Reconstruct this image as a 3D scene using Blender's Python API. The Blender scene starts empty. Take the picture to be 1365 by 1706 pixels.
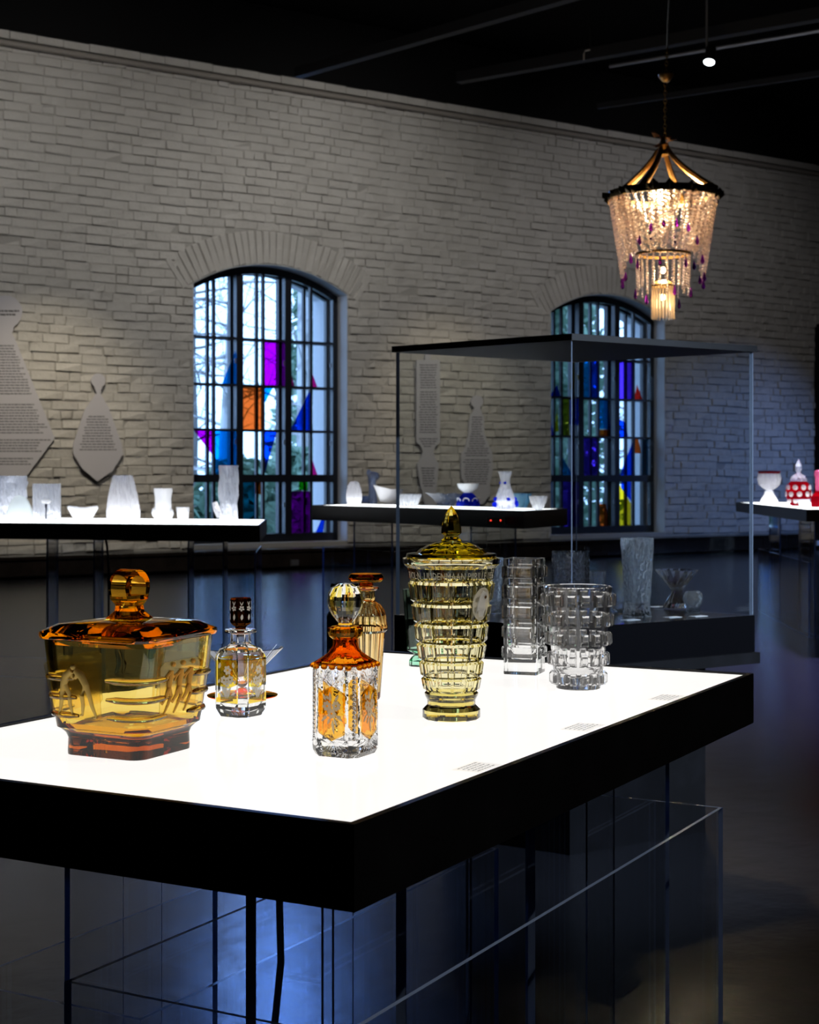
import bpy, bmesh, math, random
from mathutils import Vector, Matrix
random.seed(7)
PI = math.pi
sc = bpy.context.scene
COL = sc.collection

# ------------------------------------------------------------------ camera, world, light, exposure
F, CX, HY, EYE = 2600.0, 682.5, 797.0, 1.32      # focal length in px, centre column, horizon row, eye height
cam_d = bpy.data.cameras.new('camera'); cam = bpy.data.objects.new('camera', cam_d); COL.objects.link(cam)
cam.location = (0, 0, EYE); cam.rotation_euler = (PI/2, 0, 0)
cam_d.sensor_fit = 'HORIZONTAL'; cam_d.sensor_width = 36.0; cam_d.lens = F/1365*36
cam_d.shift_y = -(853-HY)/1365
cam_d.dof.use_dof = True; cam_d.dof.focus_distance = 2.7; cam_d.dof.aperture_fstop = 16
cam_d.clip_end = 200
sc.camera = cam

WORLD_COL, WORLD_STR = (0.36, 0.60, 1.0), 4.5
w = bpy.data.worlds.new('world'); sc.world = w; w.use_nodes = True
bg = w.node_tree.nodes['Background']; bg.inputs[0].default_value = WORLD_COL + (1,); bg.inputs[1].default_value = WORLD_STR

WA = math.atan2(0.5629, 0.8265)                   # heading of the long brick wall
WS = 1.247                                        # metres per unit of the wall drawing
R0 = Vector((-1.711, 18.35, 0)); W0 = Vector((-2.1336, 22.8825, -0.3260))   # wall origin; the drawing's zero line lies below the floor
def raw_pos(s, y, z):                             # wall frame in drawing units: s along, y into the wall, z up
    return Vector((R0.x + s*math.cos(WA) - y*math.sin(WA), R0.y + s*math.sin(WA) + y*math.cos(WA), z))
def wall_pos(s, y, z):
    return W0 + WS*Vector((s*math.cos(WA) - y*math.sin(WA), s*math.sin(WA) + y*math.cos(WA), z))

def spot(name, loc, target, power, colour, angle, blend=0.6, radius=0.06):
    l = bpy.data.lights.new(name, 'SPOT'); l.energy = power; l.color = colour; l.spot_size = math.radians(angle)
    l.spot_blend = blend; l.shadow_soft_size = radius
    o = bpy.data.objects.new(name, l); COL.objects.link(o); o.location = loc
    o.rotation_euler = (Vector(target)-Vector(loc)).to_track_quat('-Z', 'Y').to_euler()
    return o
NEUTRAL = (1.0, 0.965, 0.91); WARM = (1.0, 0.86, 0.62); BLUE = (0.24, 0.42, 1.0)
spot('track_spot_light', wall_pos(-4.4, -4.6, 6.2), wall_pos(-2.2, 0, 3.0), 480, NEUTRAL, 95, 1.0)
spot('track_spot_light', wall_pos(0.2, -4.6, 6.2), wall_pos(1.4, 0, 3.0), 400, NEUTRAL, 95, 1.0)
spot('track_spot_light', wall_pos(5.0, -4.6, 6.2), wall_pos(6.2, 0, 3.6), 200, (0.95, 0.92, 0.93), 90, 1.0)
spot('track_spot_light', wall_pos(-3.2, -2.6, 4.6), wall_pos(-2.5, 0, 1.5), 360, WARM, 50, 1.0)
spot('track_spot_light', wall_pos(2.4, -2.6, 4.8), wall_pos(2.6, 0, 1.7), 200, WARM, 50, 1.0)
spot('added_blue_wall_light', wall_pos(11.5, -7.0, 4.4), wall_pos(7.6, 0, 0.6), 1500, BLUE, 38, 1.0)  # added unseen lamp, makes the blue glow on the lower wall
spot('table_spot_light', (2.1, 1.6, 4.6), (0.05, 2.7, 0.9), 150, (1.0, 0.93, 0.84), 40, 0.5, 0.03)
spot('added_case_light', (3.9, 3.2, 3.3), (0.75, 5.4, 0.9), 1500, (0.66, 0.80, 1.0), 36, 0.8, 0.03)  # added side lamp, brightens the glassware shaded by the case lid
spot('added_blue_floor_light', (-1.6, 19.0, 5.6), (-0.6, 9.0, 0.0), 350, (0.16, 0.36, 1.0), 75, 1.0, 0.35)  # added lamp, boosts the weak blue window daylight on the floor
spot('added_violet_floor_light', (4.6, 17.5, 5.6), (3.5, 13.6, 0.0), 900, (0.36, 0.34, 1.0), 55, 1.0, 0.2)  # added lamp with no fixture, imitates violet window light on the floor

vs = sc.view_settings; vs.view_transform = 'Standard'; vs.look = 'None'; vs.gamma = 1.0; vs.exposure = 0.0; vs.use_curve_mapping = False
cy = sc.cycles
cy.use_denoising = True; cy.max_bounces = 18; cy.transmission_bounces = 18; cy.glossy_bounces = 6; cy.diffuse_bounces = 3
cy.transparent_max_bounces = 40; cy.caustics_reflective = False; cy.caustics_refractive = True; cy.blur_glossy = 0.5
cy.sample_clamp_indirect = 6.0

# ------------------------------------------------------------------ helpers
def P(px, py, Y):
    return Vector(((px-CX)/F*Y, Y, EYE-(py-HY)/F*Y))
def on(px, py, z):                                 # floor-parallel plane at height z
    Y = F*(EYE-z)/(py-HY); return Vector(((px-CX)/F*Y, Y, z))

def _n(t, k, loc=None): return t.nodes.new(k)
def mat_base(name):
    m = bpy.data.materials.new(name); m.use_nodes = True; t = m.node_tree; t.nodes.clear()
    out = _n(t, 'ShaderNodeOutputMaterial'); return m, t, out
def principled(name, col, rough=0.5, metal=0.0, emit=None, estr=0.0, noise=None, bump=None, spec=0.5, coat=0.0):
    """noise=(scale, colour2, contrast low, high); bump=(scale, strength, distance)"""
    m, t, out = mat_base(name); b = _n(t, 'ShaderNodeBsdfPrincipled'); t.links.new(b.outputs[0], out.inputs[0])
    b.inputs['Base Color'].default_value = (*col, 1); b.inputs['Roughness'].default_value = rough
    b.inputs['Metallic'].default_value = metal; b.inputs['Specular IOR Level'].default_value = spec
    b.inputs['Coat Weight'].default_value = coat
    if emit: b.inputs['Emission Color'].default_value = (*emit, 1); b.inputs['Emission Strength'].default_value = estr
    if noise or bump:
        tc = _n(t, 'ShaderNodeTexCoord')
    if noise:
        nz = _n(t, 'ShaderNodeTexNoise'); nz.inputs['Scale'].default_value = noise[0]; nz.inputs['Detail'].default_value = 6
        t.links.new(tc.outputs['Object'], nz.inputs['Vector'])
        r = _n(t, 'ShaderNodeValToRGB'); r.color_ramp.elements[0].position = noise[2]; r.color_ramp.elements[1].position = noise[3]
        r.color_ramp.elements[0].color = (*col, 1); r.color_ramp.elements[1].color = (*noise[1], 1)
        t.links.new(nz.outputs[0], r.inputs[0]); t.links.new(r.outputs[0], b.inputs['Base Color'])
    if bump:
        nb = _n(t, 'ShaderNodeTexNoise'); nb.inputs['Scale'].default_value = bump[0]; nb.inputs['Detail'].default_value = 5
        t.links.new(tc.outputs['Object'], nb.inputs['Vector'])
        bp = _n(t, 'ShaderNodeBump'); bp.inputs['Strength'].default_value = bump[1]; bp.inputs['Distance'].default_value = bump[2]
        t.links.new(nb.outputs[0], bp.inputs['Height']); t.links.new(bp.outputs[0], b.inputs['Normal'])
    return m
def glass(name, col=(1, 1, 1), rough=0.0, ior=1.5, absorb=None, bump=None, milk=None):
    """absorb = (r,g,b) absorption per metre"""
    m, t, out = mat_base(name); g = _n(t, 'ShaderNodeBsdfGlass'); g.inputs['Color'].default_value = (*col, 1)
    g.inputs['Roughness'].default_value = rough; g.inputs['IOR'].default_value = ior
    t.links.new(g.outputs[0], out.inputs['Surface'])
    if milk:
        tl_ = _n(t, 'ShaderNodeBsdfTranslucent'); tl_.inputs[0].default_value = (*milk[0], 1); mm = _n(t, 'ShaderNodeMixShader'); mm.inputs[0].default_value = milk[1]
        t.links.new(g.outputs[0], mm.inputs[1]); t.links.new(tl_.outputs[0], mm.inputs[2]); t.links.new(mm.outputs[0], out.inputs['Surface'])
    if absorb:
        d = max(absorb); v = _n(t, 'ShaderNodeVolumeAbsorption'); v.inputs['Density'].default_value = d
        v.inputs['Color'].default_value = (*[1-a/d for a in absorb], 1); t.links.new(v.outputs[0], out.inputs['Volume'])
    if bump:
        tc = _n(t, 'ShaderNodeTexCoord'); nb = _n(t, 'ShaderNodeTexVoronoi' if bump[0] == 'v' else 'ShaderNodeTexNoise')
        nb.inputs['Scale'].default_value = bump[1]
        mp = _n(t, 'ShaderNodeMapping'); mp.inputs['Scale'].default_value = bump[4] if len(bump) > 4 else (1, 1, 1)
        t.links.new(tc.outputs['Object'], mp.inputs[0]); t.links.new(mp.outputs[0], nb.inputs['Vector'])
        bp = _n(t, 'ShaderNodeBump'); bp.inputs['Strength'].default_value = bump[2]; bp.inputs['Distance'].default_value = bump[3]
        t.links.new(nb.outputs[0], bp.inputs['Height']); t.links.new(bp.outputs[0], g.inputs['Normal'])
    return m
def sheet(name, col=(1, 1, 1), refl=1.0, ior=1.45, grazing=1.0):
    """thin clear sheet: lets light straight through, reflects by Fresnel"""
    m, t, out = mat_base(name); tr = _n(t, 'ShaderNodeBsdfTransparent'); tr.inputs[0].default_value = (*col, 1)
    gl = _n(t, 'ShaderNodeBsdfGlossy'); gl.inputs['Roughness'].default_value = 0.0; gl.inputs[0].default_value = (refl, refl, refl, 1)
    f0 = ((ior-1)/(ior+1))**2                      # Schlick, the same from both sides
    lw = _n(t, 'ShaderNodeLayerWeight'); lw.inputs[0].default_value = 0.5
    pw = _n(t, 'ShaderNodeMath'); pw.operation = 'POWER'; pw.inputs[1].default_value = 5; t.links.new(lw.outputs['Facing'], pw.inputs[0])
    fr = _n(t, 'ShaderNodeMath'); fr.operation = 'MULTIPLY_ADD'; fr.inputs[1].default_value = (1-f0)*grazing; fr.inputs[2].default_value = f0; t.links.new(pw.outputs[0], fr.inputs[0])
    mx = _n(t, 'ShaderNodeMixShader'); t.links.new(fr.outputs[0], mx.inputs[0]); t.links.new(tr.outputs[0], mx.inputs[1]); t.links.new(gl.outputs[0], mx.inputs[2])
    t.links.new(mx.outputs[0], out.inputs[0]); return m
def frosted(name, col, glossy=0.15, trans=0.6):
    """milky or engraved glass: part translucent, part diffuse, a little gloss"""
    m, t, out = mat_base(name); d = _n(t, 'ShaderNodeBsdfDiffuse'); d.inputs[0].default_value = (*col, 1)
    tl = _n(t, 'ShaderNodeBsdfTranslucent'); tl.inputs[0].default_value = (*col, 1)
    m1 = _n(t, 'ShaderNodeMixShader'); m1.inputs[0].default_value = trans
    t.links.new(d.outputs[0], m1.inputs[1]); t.links.new(tl.outputs[0], m1.inputs[2])
    g = _n(t, 'ShaderNodeBsdfGlossy'); g.inputs['Roughness'].default_value = 0.15
    m2 = _n(t, 'ShaderNodeMixShader'); m2.inputs[0].default_value = glossy
    t.links.new(m1.outputs[0], m2.inputs[1]); t.links.new(g.outputs[0], m2.inputs[2]); t.links.new(m2.outputs[0], out.inputs[0]); return m
def crystal(name, col, tint, mixv=0.45, rough=0.02, bump=None):
    """bright moulded crystal: clear glass with a share of milky scattering"""
    m, t, out = mat_base(name); g = _n(t, 'ShaderNodeBsdfGlass'); g.inputs['Color'].default_value = (*col, 1); g.inputs['Roughness'].default_value = rough; g.inputs['IOR'].default_value = 1.5
    tl = _n(t, 'ShaderNodeBsdfTranslucent'); tl.inputs[0].default_value = (*tint, 1)
    m1 = _n(t, 'ShaderNodeMixShader'); m1.inputs[0].default_value = mixv
    t.links.new(g.outputs[0], m1.inputs[1]); t.links.new(tl.outputs[0], m1.inputs[2]); t.links.new(m1.outputs[0], out.inputs[0])
    if bump:
        tc = _n(t, 'ShaderNodeTexCoord'); mp_ = _n(t, 'ShaderNodeMapping'); mp_.inputs['Scale'].default_value = (1, 1, bump[3]); nb = _n(t, 'ShaderNodeTexNoise'); nb.inputs['Scale'].default_value = bump[0]; nb.inputs['Detail'].default_value = 3
        t.links.new(tc.outputs['Object'], mp_.inputs[0]); t.links.new(mp_.outputs[0], nb.inputs['Vector'])
        bp = _n(t, 'ShaderNodeBump'); bp.inputs['Strength'].default_value = bump[1]; bp.inputs['Distance'].default_value = bump[2]
        t.links.new(nb.outputs[0], bp.inputs['Height']); t.links.new(bp.outputs[0], g.inputs['Normal']); t.links.new(bp.outputs[0], tl.inputs['Normal'])
    return m

M = {}
M['brick'] = principled('painted_brick', (0.50, 0.48, 0.45), 0.75, noise=(2.2, (0.60, 0.58, 0.55), 0.3, 0.7), bump=(7, 0.9, 0.045))
M['mortar'] = principled('painted_mortar', (0.40, 0.385, 0.36), 0.85, bump=(30, 0.6, 0.01))
M['plaster'] = principled('white_reveal', (0.62, 0.64, 0.68), 0.7, bump=(14, 0.4, 0.01))
M['floor'] = principled('dark_concrete', (0.011, 0.011, 0.014), 0.25, noise=(0.8, (0.020, 0.020, 0.024), 0.35, 0.7), bump=(5.0, 0.18, 0.02), spec=1.0)
M['dark_wood'] = principled('dark_wood', (0.0028, 0.0028, 0.0034), 0.8, bump=(12, 0.3, 0.01), spec=0.2)
M['beam'] = principled('dark_beam', (0.012, 0.012, 0.014), 0.6, bump=(16, 0.3, 0.01))
M['plinth'] = principled('brown_black_plinth', (0.016, 0.012, 0.010), 0.18, noise=(5, (0.026, 0.019, 0.016), 0.4, 0.7))
M['frame'] = principled('black_window_paint', (0.012, 0.014, 0.022), 0.35)
M['black'] = principled('black_laminate', (0.005, 0.005, 0.006), 0.5, noise=(9, (0.008, 0.008, 0.010), 0.45, 0.7), spec=0.25)
M['black_gloss'] = principled('black_gloss_laminate', (0.004, 0.004, 0.005), 0.16)
M['rubber'] = principled('black_rubber', (0.008, 0.008, 0.008), 0.5)
M['light_panel'] = principled('lit_white_acrylic', (0.45, 0.445, 0.44), 0.10, emit=(1.0, 0.975, 0.945), estr=0.96)
M['light_panel_far'] = principled('bright_lit_acrylic', (0.6, 0.6, 0.6), 0.15, emit=(0.96, 0.98, 1.0), estr=3.0)
M['acrylic'] = sheet('clear_acrylic', (0.965, 0.975, 0.99), 0.75, 1.4)
M['acrylic_edge'] = principled('acrylic_edge', (0.34, 0.46, 0.74), 0.25)
M['case_edge'] = principled('case_glass_edge', (0.22, 0.27, 0.36), 0.2)
M['case_glass'] = sheet('case_glass', (0.955, 0.97, 0.975), 1.0, 1.5)
M['pane'] = sheet('window_pane', (0.985, 0.99, 1.0), 0.9, 1.5)
M['board'] = principled('grey_panel_board', (0.56, 0.55, 0.60), 0.55)
M['board_edge'] = principled('panel_shadow_edge', (0.05, 0.05, 0.055), 0.6)
M['print'] = principled('dark_print', (0.09, 0.09, 0.10), 0.7)
M['faint_print'] = principled('faint_print', (0.30, 0.30, 0.30), 0.7)
M['white_card'] = principled('white_card', (0.8, 0.82, 0.85), 0.5)
M['pipe'] = principled('painted_conduit', (0.34, 0.31, 0.28), 0.45)
M['grey_metal'] = principled('grey_metal', (0.22, 0.22, 0.24), 0.35, 0.6)
M['brass'] = principled('aged_brass', (0.28, 0.16, 0.05), 0.38, 0.9, bump=(60, 0.3, 0.003))
M['leaf_metal'] = principled('dark_gilt_leaf', (0.16, 0.12, 0.05), 0.45, 0.6)
M['ribbon'] = principled('old_pink_ribbon', (0.45, 0.24, 0.17), 0.8)
M['bulb'] = principled('lit_bulb', (1, 0.8, 0.5), 0.4, emit=(1.0, 0.72, 0.38), estr=14)
M['lamp_lens'] = principled('lit_lens', (1, 1, 1), 0.3, emit=(0.85, 0.93, 1.0), estr=9)
M['led_red'] = principled('lit_red_led', (1, 0, 0), 0.3, emit=(1, 0.05, 0.03), estr=3)
M['bead'] = crystal('crystal_bead', (1, 0.97, 0.96), (0.95, 0.84, 0.80), 0.55, 0.03)
M['bead_rod'] = crystal('glass_rod', (1, 0.95, 0.88), (1.0, 0.88, 0.72), 0.6, 0.05)
M['bead_purple'] = crystal('purple_drop', (0.26, 0.07, 0.34), (0.16, 0.03, 0.22), 0.35, 0.02)
# glass of the exhibits
M['clear'] = glass('clear_crystal', (1, 1, 1), 0.0, 1.52, (0.5, 0.3, 0.4))
M['amber'] = glass('amber_glass', (1, 0.985, 0.94), 0.0, 1.5, (4.5, 15.0, 80.0))
M['amber_lid'] = glass('amber_lid_glass', (1, 0.985, 0.94), 0.0, 1.5, (0.5, 6.0, 36.0))
M['amber_flash'] = glass('amber_flashed', (1.0, 0.74, 0.22), 0.0, 1.5)
M['amber_dark'] = glass('dark_amber', (1.0, 0.56, 0.09), 0.0, 1.5)
M['amber_pane'] = sheet('amber_stained_window', (1.0, 0.73, 0.20), 1.0, 1.5)
M['gold_pane'] = sheet('gold_stained_window', (1.0, 0.86, 0.28), 1.0, 1.5)
M['topaz'] = glass('yellow_topaz_glass', (1, 0.995, 0.965), 0.0, 1.52, (1.5, 3.2, 16.0))
M['topaz_deep'] = glass('deep_topaz_glass', (1, 0.985, 0.90), 0.0, 1.52, (2.5, 5.0, 34.0))
M['brown'] = glass('brown_stained', (0.42, 0.16, 0.04), 0.0, 1.5)
M['smoke'] = glass('smoke_glass', (0.20, 0.21, 0.24), 0.0, 1.5)
M['green'] = glass('pale_green_glass', (0.93, 1.0, 0.96), 0.0, 1.52, (14, 2.0, 7.0))
def etched(name, col, clear):
    m, t, out = mat_base(name); d = _n(t, 'ShaderNodeBsdfDiffuse'); d.inputs[0].default_value = (*col, 1); tr = _n(t, 'ShaderNodeBsdfTransparent')
    mx = _n(t, 'ShaderNodeMixShader'); mx.inputs[0].default_value = clear; t.links.new(d.outputs[0], mx.inputs[1]); t.links.new(tr.outputs[0], mx.inputs[2]); t.links.new(mx.outputs[0], out.inputs[0]); return m
M['etch'] = etched('engraved_white', (1.0, 0.97, 0.90), 0.40)
M['etch_warm'] = etched('engraved_cream', (1.0, 0.86, 0.62), 0.35)
M['etch_panel'] = etched('matt_panel', (1.0, 0.93, 0.74), 0.35)
M['etch_gold'] = etched('engraved_gold', (1.0, 0.70, 0.22), 0.40)
M['etch_brown'] = etched('engraved_brown', (0.85, 0.42, 0.08), 0.25)
M['sparkle'] = crystal('bright_cut_crystal', (1, 1, 1), (0.97, 0.98, 1.0), 0.03, 0.0)
M['cut'] = glass('deep_cut_crystal', (1, 1, 1), 0.02, 1.55, None, ('n', 60, 0.22, 0.004))
M['cut_streak'] = glass('streaked_crystal', (1, 1, 1), 0.0, 1.52, None, ('n', 55, 0.8, 0.006, (1, 1, 0.25)))
M['cut_lump'] = glass('pebbled_crystal', (0.97, 0.98, 1), 0.0, 1.55, None, ('v', 85, 1.0, 0.006))
M['ice_lump'] = glass('pebbled_bright_crystal', (0.98, 0.99, 1), 0.0, 1.55, None, ('v', 70, 1.0, 0.008), milk=((0.88, 0.94, 1.0), 0.22))
M['white_glass'] = crystal('white_crystal', (1, 1, 1), (0.97, 0.97, 1.0), 0.45, 0.02, (45, 1.0, 0.03, 0.2))
M['milk_glass'] = frosted('milk_glass', (0.97, 0.98, 1.0), 0.06, 0.55)
M['ice_glass'] = crystal('ice_crystal', (0.97, 0.98, 1.0), (0.90, 0.93, 1.0), 0.28, 0.0, (45, 1.0, 0.035, 0.25))
M['blue_glass'] = crystal('cobalt_glass', (0.10, 0.16, 0.9), (0.06, 0.12, 0.9), 0.6, 0.03)
M['aqua_glass'] = crystal('aqua_glass', (0.72, 0.92, 1.0), (0.6, 0.85, 0.98), 0.5, 0.03)
M['ruby_glass'] = crystal('ruby_glass', (0.55, 0.02, 0.05), (0.50, 0.02, 0.06), 0.5, 0.02)
M['pink_glass'] = crystal('pink_glass', (1.0, 0.45, 0.6), (0.95, 0.35, 0.5), 0.55, 0.03)
M['bark'] = principled('tree_bark', (0.22, 0.21, 0.21), 0.8)
M['birch'] = principled('birch_bark', (0.62, 0.62, 0.64), 0.8, noise=(3, (0.35, 0.35, 0.36), 0.5, 0.6))
M['leaves'] = principled('evergreen_leaves', (0.14, 0.26, 0.18), 0.6, noise=(1.5, (0.32, 0.46, 0.36), 0.4, 0.65))
M['ground'] = principled('pale_ground', (0.35, 0.37, 0.38), 0.9, noise=(0.6, (0.20, 0.24, 0.18), 0.4, 0.7))
FILM = {}
def film(c):
    if c not in FILM: FILM[c] = sheet('coloured_film_%d' % len(FILM), c, 0.9, 1.5)
    return FILM[c]

def link_mesh(name, verts, faces, m, parent=None, smooth=None, fix=True, loc=None):
    me = bpy.data.meshes.new(name); me.from_pydata([tuple(v) for v in verts], [], faces)
    if fix:
        bm = bmesh.new(); bm.from_mesh(me); bmesh.ops.recalc_face_normals(bm, faces=bm.faces); bm.to_mesh(me); bm.free()
    mats = m if isinstance(m, (list, tuple)) else [m]
    for q in mats: me.materials.append(M[q] if isinstance(q, str) else q)
    if smooth is not None:
        for p in me.polygons: p.use_smooth = True
        me.set_sharp_from_angle(angle=math.radians(smooth))
    o = bpy.data.objects.new(name, me); COL.objects.link(o)
    if parent: o.parent = parent
    if loc is not None: o.location = loc
    return o
def tag(o, label, cat, group=None):
    o['label'] = label; o['category'] = cat
    if group: o['group'] = group
    return o
def thing(name, label, cat, loc=(0, 0, 0), rz=0.0, group=None):
    o = bpy.data.objects.new(name, None); COL.objects.link(o); o.location = loc; o.rotation_euler = (0, 0, rz); o.empty_display_size = 0.05
    return tag(o, label, cat, group)
def structure(o): o['kind'] = 'structure'; return o

class Geo:
    """collects shapes of one part"""
    def __init__(s): s.v = []; s.f = []
    def add(s, vs, fs):
        b = len(s.v); s.v += [tuple(v) for v in vs]; s.f += [tuple(b+i for i in f) for f in fs]; return s
    def box(s, x0, x1, y0, y1, z0, z1):
        return s.add([(x0,y0,z0),(x1,y0,z0),(x1,y1,z0),(x0,y1,z0),(x0,y0,z1),(x1,y0,z1),(x1,y1,z1),(x0,y1,z1)],
                     [(3,2,1,0),(4,5,6,7),(0,1,5,4),(1,2,6,5),(2,3,7,6),(3,0,4,7)])
    def prism(s, poly, z0, z1):
        n = len(poly); return s.add([(x, y, z0) for x, y in poly]+[(x, y, z1) for x, y in poly],
            [tuple(range(n))[::-1], tuple(range(n, 2*n))]+[(i, (i+1) % n, n+(i+1) % n, n+i) for i in range(n)])
    def plate(s, poly, y0, y1):                    # outline in x,z extruded along y
        n = len(poly); return s.add([(x, y0, z) for x, z in poly]+[(x, y1, z) for x, z in poly],
            [tuple(range(n)), tuple(range(n, 2*n))[::-1]]+[(i, n+i, n+(i+1) % n, (i+1) % n) for i in range(n)])
    def loft(s, rings, cap0=True, cap1=True):
        n = len(rings[0]); vs = [p for r in rings for p in r]; fs = []
        for k in range(len(rings)-1):
            a, b = k*n, (k+1)*n
            fs += [(a+i, a+(i+1) % n, b+(i+1) % n, b+i) for i in range(n)]
        if cap0: fs.append(tuple(range(n))[::-1])
        if cap1: fs.append(tuple(range(len(vs)-n, len(vs))))
        return s.add(vs, fs)
    def tube(s, pts, r, n=6, taper=None):
        pts = [Vector(p) for p in pts]; rings = []
        for i, p in enumerate(pts):
            d = (pts[min(i+1, len(pts)-1)]-pts[max(i-1, 0)]).normalized()
            a = Vector((0, 0, 1)) if abs(d.z) < 0.9 else Vector((1, 0, 0))
            u = d.cross(a).normalized(); v = d.cross(u).normalized()
            rr = r[i] if isinstance(r, (list, tuple)) else r
            rings.append([p+u*(rr*math.cos(2*PI*k/n))+v*(rr*math.sin(2*PI*k/n)) for k in range(n)])
        return s.loft(rings)
    def ball(s, c, r, n=8, m=5, sq=(1, 1, 1)):
        c = Vector(c); vs = [c+Vector((0, 0, -r*sq[2]))]
        for j in range(1, m):
            t = -PI/2+PI*j/m
            vs += [c+Vector((r*sq[0]*math.cos(t)*math.cos(2*PI*i/n), r*sq[1]*math.cos(t)*math.sin(2*PI*i/n), r*sq[2]*math.sin(t))) for i in range(n)]
        vs.append(c+Vector((0, 0, r*sq[2]))); fs = [(0, 1+(i+1) % n, 1+i) for i in range(n)]
        for j in range(m-2):
            a, b = 1+j*n, 1+(j+1)*n; fs += [(a+i, a+(i+1) % n, b+(i+1) % n, b+i) for i in range(n)]
        a = 1+(m-2)*n; fs += [(a+i, a+(i+1) % n, len(vs)-1) for i in range(n)]
        return s.add(vs, fs)
    def build(s, name, m, parent=None, smooth=None, loc=None, fix=True):
        return link_mesh(name, s.v, s.f, m, parent, smooth, fix, loc)
def circ(n, r, z, ph=0.0): return [(r*math.cos(ph+2*PI*i/n), r*math.sin(ph+2*PI*i/n), z) for i in range(n)]
def rsq(side, rad, z, k=5):
    h = side/2-rad; out = []
    for cxs, cys, a0 in ((1, -1, -PI/2), (1, 1, 0), (-1, 1, PI/2), (-1, -1, PI)):
        for i in range(k+1):
            a = a0+PI/2*i/k; out.append((cxs*h+rad*math.cos(a), cys*h+rad*math.sin(a), z))
    return out
def octsq(side, ch, z):
    h = side/2; c = h-ch
    return [(c, -h, z), (h, -c, z), (h, c, z), (c, h, z), (-c, h, z), (-h, c, z), (-h, -c, z), (-c, -h, z)]
def lathe(prof, n=40, ph=0.0):                     # prof = [(r, z)...]
    return [circ(n, max(r, 0.0006), z, ph) for r, z in prof]
def vessel(prof_out, wall, floor_z, n=40, rf=None):
    """outer profile going up, then an inner wall going back down to floor_z"""
    inner = [(max(r-wall, 0.002), z) for r, z in reversed(prof_out) if z > floor_z+0.002]
    inner += [(inner[-1][0]*0.85, floor_z+0.001), (0.002, floor_z)]
    rr = prof_out+inner
    if rf: return [rf(r, z) for r, z in rr]
    return lathe(rr, n)
def smoothstep(pts, k=6):                          # resample a profile with a Catmull-Rom curve
    out = []
    for i in range(len(pts)-1):
        p0, p1, p2, p3 = pts[max(i-1, 0)], pts[i], pts[i+1], pts[min(i+2, len(pts)-1)]
        for j in range(k):
            t = j/k; out.append(tuple(0.5*((2*b)+(c-a)*t+(2*a-5*b+4*c-d)*t*t+(3*b-a-3*c+d)*t**3) for a, b, c, d in zip(p0, p1, p2, p3)))
    out.append(pts[-1]); return out
def text_flat(body, size):
    cu = bpy.data.curves.new('lettering', 'FONT'); cu.body = body; cu.size = size; cu.align_x = 'CENTER'; cu.resolution_u = 2
    o = bpy.data.objects.new('lettering', cu); COL.objects.link(o)
    me = bpy.data.meshes.new_from_object(o.evaluated_get(bpy.context.evaluated_depsgraph_get()))
    vs = [v.co.copy() for v in me.vertices]; fs = [tuple(p.vertices) for p in me.polygons]
    bpy.data.objects.remove(o); bpy.data.meshes.remove(me); return vs, fs

# ------------------------------------------------------------------ the setting
WIN = [(-0.925, 1.146), (4.339, 6.407)]            # window openings along the wall
SILL, SPRING, RISE, THICK = 0.56, 3.55, 0.29, 0.80
S0, S1, TOP = -9.0, 15.0, 6.03
def arch_z(s, a, b, extra=0.0):                    # segmental arch height inside opening a..b
    half = (b-a)/2; R = (half*half+RISE*RISE)/(2*RISE); x = s-(a+b)/2
    return SPRING+RISE-R+math.sqrt(max((R+extra)**2-x*x, 0))
g = Geo(); edges = [S0]+[e for wv in WIN for e in wv]+[S1]
for i in range(0, len(edges), 2): g.box(edges[i], edges[i+1], 0, THICK, 0, TOP)
for a, b in WIN:
    g.box(a, b, 0, THICK, 0, SILL)
    N = 20
    for k in range(N):
        x0, x1 = a+(b-a)*k/N, a+(b-a)*(k+1)/N; z0, z1 = arch_z(x0, a, b), arch_z(x1, a, b)
        g.add([(x0, 0, z0), (x1, 0, z1), (x1, 0, TOP), (x0, 0, TOP), (x0, THICK, z0), (x1, THICK, z1), (x1, THICK, TOP), (x0, THICK, TOP)],
              [(0, 1, 2, 3), (7, 6, 5, 4), (0, 4, 5, 1), (3, 2, 6, 7)])
wall = structure(g.build('wall_back', 'mortar', fix=False)); wall.location = W0; wall.rotation_euler = (0, 0, WA); wall.scale = (WS, WS, WS)
# smooth painted lining of the reveals
for a, b in WIN:
    g = Geo(); N = 20
    g.box(a-0.004, a+0.004, -0.012, THICK, SILL, SPRING); g.box(b-0.004, b+0.004, -0.012, THICK, SILL, SPRING)
    g.build('reveal_lining', 'plaster', wall)
    g = Geo()
    for k in range(N):
        x0, x1 = a+(b-a)*k/N, a+(b-a)*(k+1)/N; z0, z1 = arch_z(x0, a, b), arch_z(x1, a, b)
        g.add([(x0, -0.012, z0-0.005), (x1, -0.012, z1-0.005), (x1, THICK, z1-0.005), (x0, THICK, z0-0.005), (x0, -0.012, z0+0.003), (x1, -0.012, z1+0.003), (x1, THICK, z1+0.003), (x0, THICK, z0+0.003)],
              [(3, 2, 1, 0), (4, 5, 6, 7), (0, 1, 5, 4), (1, 2, 6, 5), (2, 3, 7, 6), (3, 0, 4, 7)])
    g.build('arch_lining', 'plaster', wall)

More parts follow.
